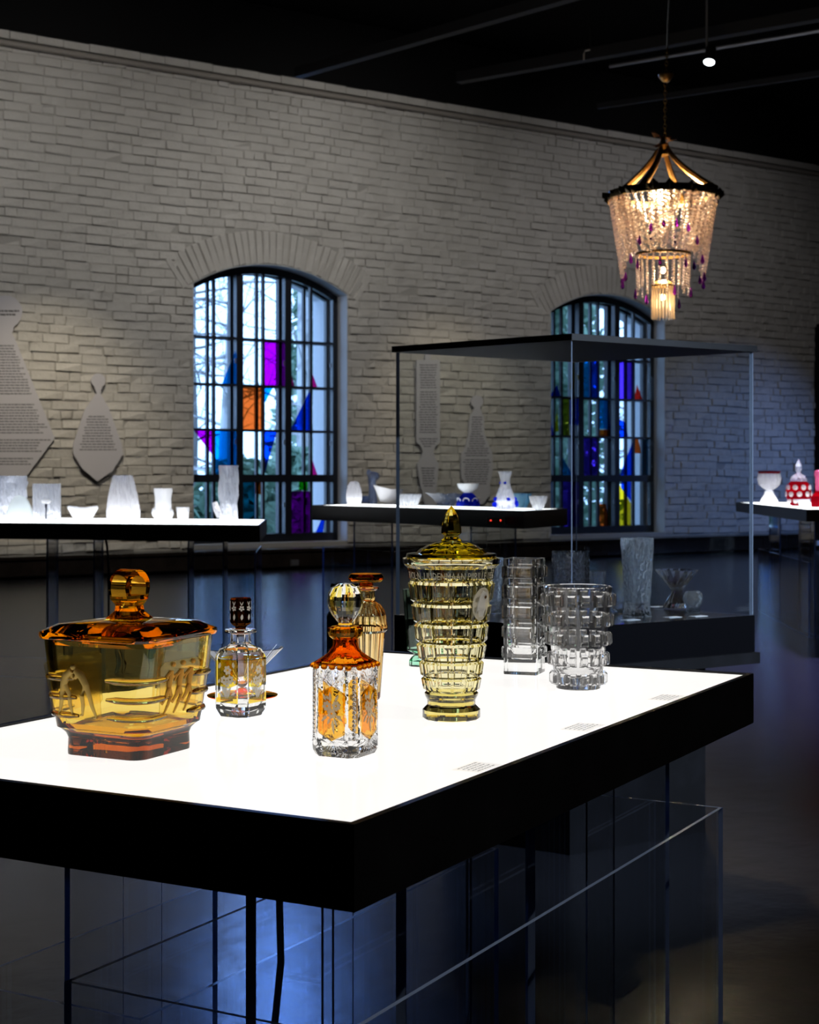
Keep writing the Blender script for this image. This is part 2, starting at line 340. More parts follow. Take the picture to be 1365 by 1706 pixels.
# bricks: rows with headers and stretchers, arches of upright bricks over the windows
def brick_mesh(L, H, D, ch, rnd):
    j = lambda a: rnd.uniform(-a, a)*1.8
    x, z = L/2, H/2; f = -D
    vs = [(-x, 0, -z), (x, 0, -z), (x, 0, z), (-x, 0, z)]
    vs += [(-x+j(.003), f+ch, -z+j(.004)), (x+j(.003), f+ch, -z+j(.004)), (x+j(.003), f+ch, z+j(.004)), (-x+j(.003), f+ch, z+j(.004))]
    vs += [(-x+ch+j(.004), f+j(.004), -z+ch+j(.003)), (x-ch+j(.004), f+j(.004), -z+ch+j(.003)), (x-ch+j(.004), f+j(.004), z-ch+j(.003)), (-x+ch+j(.004), f+j(.004), z-ch+j(.003))]
    fs = [(0, 1, 5, 4), (1, 2, 6, 5), (2, 3, 7, 6), (3, 0, 4, 7), (4, 5, 9, 8), (5, 6, 10, 9), (6, 7, 11, 10), (7, 4, 8, 11), (8, 9, 10, 11)]
    return vs, fs
rnd = random.Random(3); bricks = []                # (centre s, centre z, length, height, turn)
RING = 0.40; CH = 0.1025
row = 0; z = 0.52
while z+CH < TOP-0.06:
    zc = z+CH/2; s = -4.3+rnd.uniform(-.15, 0); cuts = []
    for a, b in WIN:
        if z < SPRING-0.02: cuts.append((a-.002, b+.002))
        else:
            half = (b-a)/2; R = (half*half+RISE*RISE)/(2*RISE)+RING; dz = zc-(SPRING+RISE-(R-RING)); c = (a+b)/2
            if dz < R:
                hw = min(math.sqrt(max(R*R-dz*dz, 0)), half+0.20); cuts.append((c-hw, c+hw))
    k = 0
    while s < 10.9:
        L = (0.29 if rnd.random() < 0.72 else 0.14)+rnd.uniform(-.015, .015)
        parts = [(s, s+L)]
        for a, b in cuts:
            nxt = []
            for p, q in parts:
                if q <= a or p >= b: nxt.append((p, q))
                else:
                    if p < a-0.05: nxt.append((p, a))
                    if q > b+0.05: nxt.append((b, q))
            parts = nxt
        for p, q in parts:
            wav = 0.012*math.sin(0.9*p+1.7*zc)+0.008*math.sin(2.3*p-zc)
            if abs(zc-SPRING) < 0.6 and False: wav = 0
            bricks.append(((p+q)/2, zc+wav, q-p-rnd.uniform(.006, .012), CH-rnd.uniform(.008, .014), 0.0))
        s += L; k += 1
    z += CH; row += 1
for a, b in WIN:                                   # upright arch bricks
    half = (b-a)/2; R = (half*half+RISE*RISE)/(2*RISE); c = (a+b)/2; zc0 = SPRING+RISE-R
    tmax = math.asin(half/R); n = 27
    for k in range(-2, n+2):
        t = -tmax+2*tmax*(k+.5)/n; rr = R+RING/2
        bricks.append((c+rr*math.sin(t), zc0+rr*math.cos(t), 2*tmax*R/n-.006, RING-.02, t))
campos = Vector((0, 0, EYE))
def near(bk): return (wall_pos(bk[0], 0, bk[1])-campos).length/math.sqrt(bk[2]*bk[3])
vis = sorted(bricks, key=lambda bk: near(bk) if -3.1 < bk[0] < 9.6 else 1e9+near(bk))
rest = Geo()
for i, (s, zc, L, H, t) in enumerate(vis):
    vs, fs = brick_mesh(L, H, rnd.uniform(.008, .028) if rnd.random() > .06 else .004, rnd.uniform(.004, .008), rnd)
    if i < 300:
        o = link_mesh('brick', vs, fs, 'brick', wall, fix=False, loc=(s, 0, zc)); o.rotation_euler = (0, t, 0)
    else:
        ct, st = math.cos(t), math.sin(t)
        rest.add([(s+x*ct+z*st, y, zc-x*st+z*ct) for x, y, z in vs], fs)
o = rest.build('brick_field', 'brick', wall, fix=False); o['kind'] = 'stuff'

# floor, outside ground, other walls, roof
def wall_frame(name, geo, m):
    o = structure(geo.build(name, m, fix=False)); o.location = W0; o.rotation_euler = (0, 0, WA); o.scale = (WS, WS, WS); return o
fl = wall_frame('floor', Geo().box(S0, S1, -24, 0.02, -0.12, 0), 'floor'); fl.location.z = 0
wall_frame('wall_left', Geo().box(S0-0.3, S0, -24, 0.8, 0, 9.5), 'dark_wood')
wall_frame('wall_right', Geo().box(S1, S1+0.3, -24, 0.8, 0, 9.5), 'dark_wood')
wall_frame('wall_front', Geo().box(S0, S1, -24.3, -24, 0, 9.5), 'dark_wood')
RG = -12.0
def roof_z(y): return 6.75+(9.0-6.75)*(1-abs(y-RG)/12.8)
g = Geo()
for y0, y1 in ((0.8, RG), (RG, -24.3)):
    z0, z1 = roof_z(y0), roof_z(y1)
    g.add([(S0, y0, z0), (S1, y0, z0), (S1, y1, z1), (S0, y1, z1), (S0, y0, z0+.15), (S1, y0, z0+.15), (S1, y1, z1+.15), (S0, y1, z1+.15)],
          [(0, 1, 2, 3), (7, 6, 5, 4), (0, 4, 5, 1), (1, 5, 6, 2), (2, 6, 7, 3), (3, 7, 4, 0)])
wall_frame('ceiling', g, 'dark_wood')
# top of the brick wall: dark wall plate, ledge course and conduit
wall_frame('trim_1', Geo().box(S0, S1, -0.10, 0.8, TOP+0.04, 6.85), 'dark_wood')
g = Geo()
for k in range(int((10.8+4.3)/0.30)):
    x = -4.3+0.30*k; g.box(x, x+0.292, -0.06-rnd.uniform(0, .012), 0.3, TOP-0.045, TOP+0.04+rnd.uniform(-.01, .01))
wall_frame('trim_2', g, 'brick')
g = Geo()
for k in range(8):
    a = -4.3+1.95*k; g.tube([(a, -0.075, TOP-0.10), (a+1.93, -0.075, TOP-0.10)], 0.030, 10); g.tube([(a+1.90, -0.075, TOP-0.10), (a+1.98, -0.075, TOP-0.10)], 0.036, 10)
pipe = g.build('conduit_pipe', 'pipe', smooth=40); pipe.location = W0; pipe.rotation_euler = (0, 0, WA); pipe.scale = (WS, WS, WS)
tag(pipe, 'long painted conduit pipe running under the top of the brick wall', 'pipe')
# plinth along the wall: panels with joints, top board, dark toe gap
PD = 0.46
pl = wall_frame('baseboard_back', Geo().box(-4.4, S1, -PD+0.05, -0.005, 0.2625, 0.30), 'dark_wood')
xs = [-4.4, -1.9, 0.55, 3.0, 5.45, 7.9, 10.4, 12.9, S1]
for a, b in zip(xs[:-1], xs[1:]):
    Geo().box(a+.004, b-.004, -PD, -0.005, 0.302, 0.47).build('plinth_panel', 'plinth', pl, fix=False)
    Geo().box(a+.002, b-.002, -PD-0.015, -0.004, 0.472, 0.505).build('plinth_top', 'plinth', pl, fix=False)

# windows
ZR = [SPRING+RISE, 2.97, 2.42, 1.89, 1.32, 0.62]   # row lines from the crown down
def make_window(name, a, b, films, off=0.0):
    win = structure(bpy.data.objects.new(name, None)); COL.objects.link(win); win.location = wall_pos((a+b)/2, 0, 0); win.rotation_euler = (0, 0, WA); win.scale = (WS, WS, WS)
    A, B = a-(a+b)/2, b-(a+b)/2; az = lambda x: arch_z(x+(a+b)/2, a, b)
    cw = (B-A-0.10)/3; cas = [A+0.05+cw*i for i in range(4)]       # three casements
    for lay, y0 in enumerate((0.20, 0.36)):                         # inner and outer sashes
        y1 = y0+0.06
        fw = 0.075
        g = Geo(); g.box(A+.006, A+fw, y0, y1, SILL, az(A+fw)-.03); g.box(B-fw, B-.006, y0, y1, SILL, az(B-fw)-.03); g.box(A+.006, B-.006, y0, y1, SILL+.002, SILL+0.10)
        N = 24
        for k in range(N):
            x0, x1 = A+.006+(B-A-.012)*k/N, A+.006+(B-A-.012)*(k+1)/N
            t0, t1 = az(x0)-.006, az(x1)-.006
            g.add([(x0, y0, t0-.085), (x1, y0, t1-.085), (x1, y0, t1), (x0, y0, t0), (x0, y1, t0-.085), (x1, y1, t1-.085), (x1, y1, t1), (x0, y1, t0)],
                  [(0, 1, 2, 3), (7, 6, 5, 4), (0, 4, 5, 1), (3, 2, 6, 7)])
        g.build('sash_frame', 'frame', win, fix=False)
        for i in (1, 2):
            Geo().box(cas[i]-.045, cas[i]+.045, y0-.01, y1+.005, SILL+.10, az(cas[i])-.09).build('mullion', 'frame', win, fix=False)
        Geo().box(A+fw, B-fw, y0-.012, y1+.004, ZR[4]-.045, ZR[4]+.045).build('transom', 'frame', win, fix=False)
        for i in range(3):
            xm = (cas[i]+cas[i+1])/2
            Geo().box(xm-.017, xm+.017, y0+.008, y1-.008, SILL+.10, az(xm)-.09).build('glazing_bar', 'frame', win, fix=False)
        for r in (1, 2, 3):
            Geo().box(A+fw, B-fw, y0+.010, y1-.010, ZR[r]-.013, ZR[r]+.013).build('glazing_bar', 'frame', win, fix=False)
        for c in range(6):
            i = c//2; xm = (cas[i]+cas[i+1])/2
            x0, x1 = (max(cas[i]+.045, A+fw), xm-.017) if c % 2 == 0 else (xm+.017, min(cas[i+1]-.045, B-fw))
            for r in range(5):
                zb, zt = ZR[r+1]+(.013 if r != 3 else .045), (ZR[r]-(.013 if r != 4 else .045))
                if r == 4: zb = SILL+.10
                yy = y0+.030
                if r == 0: poly = [(x0, zb), (x1, zb), (x1, az(x1)-.088), (x0, az(x0)-.088)]
                else: poly = [(x0, zb), (x1, zb), (x1, zt), (x0, zt)]
                Geo().plate(poly, yy-.002, yy+.002).build('pane', 'pane', win)
                if lay == 0:
                    for (fc, fr_, colr, shp) in films:
                        if (fc, fr_) == (c, r):
                            pts = [(x0+(x1-x0)*u, zb+(zt-zb)*v) for u, v in shp]
                            Geo().plate(pts, yy-.0055, yy-.0035).build('coloured_film', film(colr), win)
    for i in range(3):                                              # espagnolette handles and hinges
        for zz in (1.0, 1.75, 2.7):
            Geo().box(cas[i+1]-.075, cas[i+1]-.055, 0.178, 0.19, zz-.03, zz+.03).build('hinge', 'grey_metal', win, fix=False)
    return win
FULL = ((0, 0), (1, 0), (1, 1), (0, 1))
MAG, CYA, BLU, ORA, PNK, TEA, GRN, YEL, PUR, RED, OLI = (.62, .02, .62), (.03, .50, .90), (.02, .22, .85), (.80, .30, .10), (.85, .10, .42), (.02, .45, .62), (.15, .9, .1), (.95, .75, .10), (.30, .16, .75), (.95, .15, .10), (.55, .50, .12)
f1 = [(1, 1, CYA, ((.35, 0), (1, 0), (1, .75))), (3, 1, MAG, FULL), (4, 1, PNK, ((0, 0), (.22, 0), (0, .4))), (5, 1, PNK, ((0, 0), (.3, 0), (0, .35))),
      (2, 2, ORA, FULL), (3, 2, CYA, ((0, .6), (.45, 1), (0, 1))), (4, 2, BLU, ((0, 0), (1, 0), (1, .95))),
      (0, 3, MAG, ((.1, 1), (1, 1), (1, .45))), (1, 3, CYA, FULL), (3, 3, BLU, ((0, 0), (.65, 1), (0, 1))), (5, 3, PNK, ((0, 0), (.3, 0), (0, .4))),
      (2, 4, TEA, ((0, 0), (.66, 0), (.66, 1), (0, 1))), (2, 4, ORA, ((.67, .78), (.98, .76), (.95, 1), (.67, 1))), (4, 4, MAG, ((0, 0), (1, 0), (1, .82), (0, .82))), (4, 4, GRN, ((.45, .84), (.9, .84), (.9, 1), (.45, 1))), (5, 4, BLU, ((.2, 0), (.6, 0), (.8, .5)))]
f2 = [(0, 1, BLU, ((.3, 0), (1, 0), (.8, .3))), (1, 1, YEL, ((.5, .2), (.8, .2), (.8, 1))), (2, 1, CYA, ((0, 0), (.5, 0), (.5, 1), (0, 1))), (2, 1, BLU, ((.52, 0), (1, 0), (1, 1), (.52, 1))), (4, 1, PUR, FULL), (5, 1, RED, ((0, 0), (.6, 0), (.2, .4))),
      (0, 2, BLU, ((0, 0), (.6, 0), (.3, .5), (0, .6))), (0, 2, YEL, ((.62, .1), (.9, .1), (.8, .8))), (1, 2, OLI, ((0, 0), (.5, 0), (.5, 1), (0, 1))), (1, 2, BLU, ((.52, .3), (1, .3), (1, 1), (.52, 1))), (3, 2, CYA, ((0, .2), (.8, .2), (.6, 1), (0, 1))), (3, 2, ORA, ((0, 0), (.8, 0), (.8, .18), (0, .18))), (4, 2, BLU, ((0, 0), (.7, 0), (.5, .4), (0, .5))),
      (1, 3, CYA, ((0, 0), (.7, 0), (0, .5))), (2, 3, PUR, FULL), (4, 3, BLU, ((.1, 0), (1, 0), (1, .9))), (5, 3, ORA, ((0, .6), (.5, .6), (.3, 1), (0, 1))), (5, 3, TEA, ((.55, 0), (1, 0), (1, 1), (.55, 1))),
      (0, 4, CYA, ((0, 0), (.45, 0), (.45, 1), (0, 1))), (1, 4, PUR, FULL), (3, 4, ORA, ((0, 0), (.7, 0), (.5, .5), (0, .5))), (4, 4, YEL, ((0, 0), (.9, 0), (.9, .5), (0, 1))), (4, 4, BLU, ((.2, .85), (.9, .55), (.9, 1), (.2, 1)))]
make_window('window_1', *WIN[0], f1); make_window('window_2', *WIN[1], f2)
for a, b in WIN:                                   # light portals: help the sampler find the sky, give off nothing themselves
    l = bpy.data.lights.new('sky_portal', 'AREA'); l.shape = 'RECTANGLE'; l.size = (b-a)*WS; l.size_y = (SPRING+RISE-SILL)*WS; l.cycles.is_portal = True
    o = bpy.data.objects.new('sky_portal', l); COL.objects.link(o); o.location = wall_pos((a+b)/2, 0.79, (SPRING+RISE+SILL)/2)
    o.rotation_euler = (Vector(wall_pos(0, -1, 0))-Vector(wall_pos(0, 0, 0))).to_track_quat('-Z', 'Y').to_euler()

# dark ribbed screen at the end of the wall
scr = thing('ribbed_screen', 'tall black ribbed screen standing against the brick wall', 'screen', wall_pos(9.50, -0.05, 0.0), WA); scr.scale = (WS, WS, WS)
Geo().box(0, 2.1, 0, 0.04, 0.506, 3.62).build('backing', 'black', scr, fix=False)
for k in range(20): Geo().box(0.01+k*0.104, 0.065+k*0.104, -0.045, 0, 0.506, 3.60).build('rib', 'black', scr, fix=False)
Geo().box(0, 2.1, -0.055, 0.0, 3.60, 3.66).build('top_rail', 'black', scr, fix=False)

# roof beams and ceiling fittings
def level_beam(p, q, zc, h, wd, label):
    p, q = Vector(p), Vector(q); d = (q-p); L = d.length; ang = math.atan2(d.y, d.x)
    o = Geo().box(0, L, -wd/2, wd/2, -h/2, h/2).build('roof_beam', 'beam', fix=False); o.location = (p.x, p.y, zc); o.rotation_euler = (0, 0, ang)
    return tag(o, label, 'beam')
p, q = P(660, 72, 15.5), P(950, -5, 13.9); z_ = (p.z+q.z)/2
d = (q-p).normalized(); level_beam(p-d*1.5, q+d*4, z_, 0.10, 0.10, 'dark roof beam with no rail, beyond the chandelier wire')
p, q = P(900, 106, 16.0), P(1365, 24, 14.3); z_ = (p.z+q.z)/2; d = (q-p).normalized()
level_beam(p-d*1.0, q+d*3, z_, 0.11, 0.11, 'dark roof beam carrying a thin lighting rail, behind the chandelier')
rp, rq = p+Vector((0, 0, -.15)), q+Vector((0, 0, -.15))
tag(Geo().tube([rp+d*0.8, rq+d*2], 0.018, 6).build('lighting_rail', 'grey_metal', smooth=40), 'thin grey lighting rail under the roof beam', 'rail')
p, q = P(1130, 162, 17.5), P(1365, 118, 16.6); z_ = (p.z+q.z)/2; d = (q-p).normalized()
level_beam(p-d*1.0, q+d*3, z_, 0.06, 0.06, 'dark roof beam low above the wall, beside the lit spot lamp')
# lit spot lamp
sp = P(1182, 103, 13.5); lamp = thing('spot_lamp', 'small cylindrical spot lamp with a bright white lens under the dark roof', 'lamp', sp)
g = Geo(); g.loft([circ(16, r, z_) for r, z_ in ((.020, .16), (.045, .14), (.052, .02), (.052, 0.0))]); g.build('lamp_body', 'black', lamp, 40).rotation_euler = (-0.35, 0.2, 0)
Geo().loft([circ(16, .047, -.003), circ(16, .040, -.012)]).build('lens', 'lamp_lens', lamp, 40).rotation_euler = (-0.35, 0.2, 0)
Geo().tube([(0, .11, .09), (0, .11, .95)], .010, 6).build('stem', 'grey_metal', lamp, 40)
# small bent hook
hp = P(973, 100, 15.0)
tag(Geo().tube([hp, hp+Vector((0, 0, .06)), hp+Vector((.012, 0, .088)), hp+Vector((.06, 0, .098))], .008, 6).build('ceiling_hook', 'pipe', smooth=50), 'small pale bent hook hanging from the dark roof', 'hook')

o = bpy.data.objects['ceiling_hook']; Geo().tube([hp+Vector((.06, 0, .098)), hp+Vector((.06, 0, 2.4))], .006, 5).build('hanger_rod', 'dark_wood', o)
# sockets on the plinth
for px, py, col_ in ((1342, 930, 'white_card'), (488, 964, 'grey_metal')):
    s = ((px-CX)/F*18.35+1.711)/(0.8265-0.5629*(px-CX)/F)
    lab = 'white wall socket box on the dark plinth behind the ruby glass table' if px > 1000 else 'small dark grey socket box on the plinth under the large coloured window'
    o = thing('socket_box', lab, 'socket', wall_pos(s-0.25, -PD, 0.36 if px > 1000 else 0.34), WA)
    Geo().box(-.06, .06, -.035, 0, -.04, .05).build('box', col_, o, fix=False); Geo().box(-.05, .05, -.042, -.035, -.028, .036).build('cover', col_, o, fix=False)

# trees and shrubs outside the windows
def outside(s, y, z): return wall_pos(s, y, z)
wall_frame('ground_outside', Geo().box(-30, 60, THICK, 60, -0.6, -0.35), 'ground')
def bare_tree(s, y, h, r, label, m, seed):
    rd = random.Random(seed); t = thing('bare_tree', label, 'tree', outside(s, y, -0.35), rd.uniform(0, 6), 'bare trees outside the windows'); t.scale = (WS, WS, WS)
    g = Geo(); tr = [(0, 0, 0)]
    for k in range(1, 9): tr.append((tr[-1][0]+rd.uniform(-.08, .08), tr[-1][1]+rd.uniform(-.08, .08), h*k/8))
    g.tube(tr, [r*(1-.8*k/8) for k in range(9)], 7); g.build('trunk', m, t, 60)
    g = Geo()
    for k in range(46):
        f_ = rd.uniform(.15, .98); i = int(f_*8); base = Vector(tr[min(i, 7)]).lerp(Vector(tr[min(i, 7)+1]), f_*8-i)
        a = rd.uniform(0, 2*PI); L = rd.uniform(.8, 2.6)*(1.1-f_*.6); up = rd.uniform(-.3, .6)
        pts = [base]
        for q_ in range(4): pts.append(pts[-1]+Vector((math.cos(a)*L/4, math.sin(a)*L/4, up*L/4+rd.uniform(-.08, .08)))); a += rd.uniform(-.3, .3)
        g.tube(pts, [.028, .021, .015, .010, .004], 4)
        for q_ in range(5):
            b0 = pts[rd.randint(1, 3)]; e = b0+Vector((rd.uniform(-.6, .6), rd.uniform(-.6, .6), rd.uniform(-.35, .5)))
            g.tube([b0, (b0+e)/2+Vector((0, 0, .05)), e], [.010, .007, .003], 3)
    o = g.build('branches', m, t, fix=False); o['kind'] = 'stuff'
def shrub(s, y, h, wd, label, seed, name='evergreen_shrub', n=1500):
    rd = random.Random(seed); t = thing(name, label, 'shrub' if name != 'conifer_tree' else 'tree', outside(s, y, -0.35), rd.uniform(0, 6)); t.scale = (WS, WS, WS)
    Geo().tube([(0, 0, 0), (.02, 0, h*.5), (0, .03, h*.95)], [.07, .05, .01], 6).build('stem', 'bark', t)
    g = Geo()
    for k in range(n):
        f_ = rd.random()**0.8; a = rd.uniform(0, 2*PI)
        rr = wd*math.sqrt(rd.random())*((1-f_)**.7 if name == 'conifer_tree' else math.sqrt(max(0.05, 1-(2*f_-1)**2*.9)))
        c = Vector((rr*math.cos(a), rr*math.sin(a), .1+f_*(h-.1))); e = .10+.10*rd.random()
        u = Vector((rd.uniform(-1, 1), rd.uniform(-1, 1), rd.uniform(-.6, .8))).normalized()*e; v = u.orthogonal().normalized()*e*.55
        g.add([c-u, c+v*.8, c+u, c-v*.8], [(0, 1, 2, 3)])
    o = g.build('foliage', 'leaves', t, fix=False); o['kind'] = 'stuff'
for i, (s, y, h, r, m, lab) in enumerate([
        (2.3, 5.5, 9, .13, 'birch', 'slim pale birch outside the large coloured window'), (4.6, 7.0, 10, .15, 'birch', 'pale birch beside dark trunks outside the large coloured window'),
        (3.6, 9.0, 10, .12, 'bark', 'dark bare tree outside the large coloured window'), (7.2, 11.0, 11, .16, 'birch', 'tall pale birch far behind the other trees'),
        (9.2, 12.5, 9, .12, 'bark', 'dark bare tree outside the window behind the glass case'), (13.5, 9.0, 10, .15, 'birch', 'pale birch behind the conifers'), (0.2, 8.0, 10, .13, 'bark', 'bare tree at the side of the large coloured window')]):
    bare_tree(s, y, h, r, lab, m, 20+i)
for i, (s, y, h, wd, nm, n, lab) in enumerate([
        (1.5, 3.4, 1.9, .75, 'evergreen_shrub', 1500, 'low evergreen shrub under the large coloured window'), (3.2, 4.6, 2.1, .8, 'evergreen_shrub', 1600, 'wide evergreen shrub between the birch trunks'),
        (5.0, 5.2, 1.8, .8, 'evergreen_shrub', 1500, 'evergreen shrub beside the conifer and the birch'), (8.3, 5.2, 6.5, 1.3, 'conifer_tree', 3200, 'broad conifer outside the window behind the glass case'),
        (10.6, 7.4, 8.0, 1.6, 'conifer_tree', 3600, 'tall conifer behind the window of coloured strips'), (14.6, 5.6, 5.5, 1.2, 'conifer_tree', 2600, 'smaller conifer beside the tall one'), (6.6, 9.5, 7.0, 1.5, 'conifer_tree', 2600, 'conifer far behind the shrubs')]):
    shrub(s, y, h, wd, lab, 50+i, nm, n)

# ------------------------------------------------------------------ text boards on the wall
def wp(px, py, t=0.06):                            # pixel -> (s, z) on a plane t in front of the wall
    k = (px-CX)/F; o = raw_pos(0, -t, 0); s = (k*o.y-o.x)/(math.cos(WA)-math.sin(WA)*k)
    Y = o.y+s*math.sin(WA); return s, EYE-(py-HY)/F*Y
def disc_px(cx, cyy, r, a0, a1, n=14):
    return [(cx+r*math.cos(math.radians(a0+(a1-a0)*i/n)), cyy-r*math.sin(math.radians(a0+(a1-a0)*i/n))) for i in range(n+1)]
def row_span(poly, y):
    xs = []
    for (x0, y0), (x1, y1) in zip(poly, poly[1:]+poly[:1]):
        if (y0 <= y < y1) or (y1 <= y < y0): xs.append(x0+(x1-x0)*(y-y0)/(y1-y0))
    return (min(xs), max(xs)) if len(xs) > 1 else None
def text_board(px_poly, blocks, label, margin):
    pts = [wp(x, y) for x, y in px_poly]; s0 = sum(p[0] for p in pts)/len(pts); z0 = min(p[1] for p in pts)
    b = thing('text_board', label, 'board', wall_pos(s0, -0.06, z0), WA); b.scale = (WS, WS, WS)
    poly = [(s-s0, zz-z0) for s, zz in pts]
    Geo().plate(poly, -.006, .006).build('board', 'board', b)
    cx_ = sum(p[0] for p in poly)/len(poly); zmin, zmax = 0, max(p[1] for p in poly)
    for zz in (zmin+(zmax-zmin)*.3, zmin+(zmax-zmin)*.62): Geo().tube([(cx_, 0.006, zz), (cx_, 0.058, zz)], .012, 8).build('standoff', 'grey_metal', b, 40)
    g = Geo(); rd = random.Random(len(label))
    for ya, yb, step in blocks:
        y = ya; 
        while y < yb:
            sp_ = row_span(px_poly, y)
            if sp_:
                l, r = sp_[0]+margin, sp_[1]-margin; c = (l+r)/2; wd = (r-l)*rd.uniform(.8, 1.0); x = c-wd/2
                while x < c+wd/2-2:
                    L = min(rd.uniform(3, 9), c+wd/2-x); (sa, za), (sb, zb) = wp(x, y), wp(x+L, y)
                    h = .0055 if step < 5 else .009
                    g.add([(sa-s0, -.0068, za-z0-h), (sb-s0, -.0068, za-z0-h), (sb-s0, -.0068, za-z0+h), (sa-s0, -.0068, za-z0+h)], [(0, 1, 2, 3)])
                    x += L+1.0
            y += step
    g.build('printed_text', 'print', b, fix=False)['kind'] = 'stuff'
    return b
hd = disc_px(9, 520, 28, -60, 240, 18)
text_board(hd+[(-3, 556), (-5, 566), (-73, 730), (-27, 794), (43, 794), (91, 730), (24, 563), (20, 556)],
           [(518, 528, 6), (576, 660, 4.7), (674, 722, 4.7), (733, 754, 4.7), (764, 776, 4.7)], 'tall grey text board shaped like a bottle with a round stopper', 5)
hd = disc_px(163.5, 634, 12, -55, 235, 14)
text_board(hd+[(160.5, 655), (140.5, 684), (122, 740), (122, 756), (136, 780), (161.6, 802), (187, 785), (205, 756), (202, 738), (181.5, 681), (167, 655)],
           [(694, 752, 4.6)], 'small grey text board shaped like a decanter with a ball stopper', 8)
text_board([(708, 590), (708, 599.6), (693.6, 599.6), (693.6, 737), (700, 742), (704, 752), (702, 762), (694.5, 772), (700, 806), (708, 842), (724, 842), (728, 806), (731, 772), (724, 762), (722, 752), (726, 743), (733, 737), (733, 599.6), (717, 599.6), (717, 590)],
           [(608, 647, 4.2), (653, 724, 4.2), (731, 744, 4.2), (780, 812, 4.2)], 'tall narrow grey text board shaped like a candlestick', 4)
hd = disc_px(794.8, 669, 10.5, -58, 238, 14)
text_board(hd+[(790, 681), (783, 694), (780.7, 722), (775, 746), (769, 755), (767.5, 780), (769, 797), (775, 806), (774, 824), (789, 840), (804, 840), (817, 824), (816, 806), (818, 800), (821, 782), (820, 755), (814, 741), (807, 722), (806, 694), (800, 681)],
           [(695, 760, 4.0), (766, 808, 4.0)], 'grey text board shaped like a curvy stacked bottle with a round head', 3)

# ------------------------------------------------------------------ light tables
def inset(poly, d):                                # convex outline, counter-clockwise
    n = len(poly); out = []
    for i in range(n):
        p0, p1, p2 = Vector(poly[i-1]), Vector(poly[i]), Vector(poly[(i+1) % n])
        e0, e1 = (p1-p0).normalized(), (p2-p1).normalized(); n0, n1 = Vector((-e0.y, e0.x)), Vector((-e1.y, e1.x))
        k = (n0+n1); k = k/(1+n0.dot(n1)); q = p1+k*d; out.append((q.x, q.y))
    return out
def ccw(poly):
    a = sum(p[0]*q[1]-q[0]*p[1] for p, q in zip(poly, poly[1:]+poly[:1])); return poly if a > 0 else poly[::-1]
def light_table(poly, ztop, thick, label, rim=0.011, lit='light_panel_far'):
    poly = ccw([tuple(p[:2]) for p in poly]); ox, oy = poly[0]; loc = [(x-ox, y-oy) for x, y in poly]
    t = thing('light_table', label, 'table', (ox, oy, ztop-thick)); ins = inset(loc, rim); n = len(loc)
    for i in range(n):
        j = (i+1) % n
        Geo().prism([loc[i], loc[j], ins[j], ins[i]], 0, thick).build('side_board', 'black', t)
    Geo().prism(inset(loc, rim+.0005), thick-.024, thick-.004).build('light_panel', lit, t)
    Geo().prism(inset(loc, rim+.0005), 0.0, 0.012).build('underside', 'black', t)
    return t
def acrylic_box(poly, z0, z1, label, th=0.008, name='acrylic_box', group=None):
    poly = ccw([tuple(p[:2]) for p in poly]); ox, oy = poly[0]; loc = [(x-ox, y-oy) for x, y in poly]; ins = inset(loc, th); n = len(loc)
    t = thing(name, label, 'stand', (ox, oy, z0), 0, group)
    for i in range(n):
        j = (i+1) % n; pr = [loc[i], loc[j], ins[j], ins[i]]
        o = Geo().prism(pr, 0.001, z1-z0).build('wall_panel', ['acrylic', 'acrylic_edge'], t)
        for p_ in o.data.polygons:                 # ends and top edge show as bright cut edges
            nn = p_.normal; e = (Vector(loc[j])-Vector(loc[i])).normalized()
            if abs(nn.z) > .9 or abs(nn.x*e.x+nn.y*e.y) > .5: p_.material_index = 1
    return t
A0 = Vector((-0.067, 1.893)); TH = math.radians(28.8); UX = Vector((math.cos(-TH), math.sin(-TH))); UY = Vector((-math.sin(-TH), math.cos(-TH)))
def tl(x, y): q = A0+UX*x+UY*y; return (q.x, q.y)
ZT = 0.90; ZS = ZT-0.004                            # rim height and lit surface of the near table
light_table([tl(0, 0), tl(0, 1.68), tl(-.93, 1.68), tl(-.93, 0)], ZT, 0.107, 'large black light table carrying the amber bowl and the decanters', lit='light_panel')
def abox(x0, x1, y0, y1, z1, label, th=.008, z0=0.0, **k): return acrylic_box([tl(x0, y0), tl(x1, y0), tl(x1, y1), tl(x0, y1)], z0, z1, label, th, **k)
ZU = ZT-0.107-.001
abox(-.475, -.03, .02, 1.558, 0.63, 'long low clear acrylic box under the amber bowl table, below its cut corner', .007)
abox(-.90, -.523, .246, 1.5, 0.50, 'shorter clear acrylic box under the amber bowl table, standing beside the cable', .007)
g_ = 'clear pedestals of the amber bowl table'
abox(-.229, -.106, .10, .32, ZU, 'narrow tall clear pedestal under the amber bowl table, closest to the hanging cable', .010, name='acrylic_pedestal', group=g_)
abox(-.229, -.106, .52, .77, ZU, 'tall clear pedestal between two others under the amber bowl table', .009, name='acrylic_pedestal', group=g_)
abox(-.229, -.106, 1.0, 1.44, ZU, 'widest clear pedestal under the amber bowl table, below the studded vase', .006, name='acrylic_pedestal', group=g_)
abox(-.72, -.60, .30, .55, ZU, 'clear acrylic pedestal inside the shorter box under the amber bowl table', .006, name='acrylic_pedestal', group=g_)
c0 = P(466, 1500, 2.35); c0.z = ZU+.0
cab = Geo().tube([c0, c0+Vector((0, 0, -.12)), c0+Vector((.002, 0, -.2)), c0+Vector((-.008, 0, -.3)), c0+Vector((-.012, .0, -.5)), c0+Vector((-.01, .02, -ZU+.006)), c0+Vector((.12, .2, -ZU+.006))], .0055, 8)
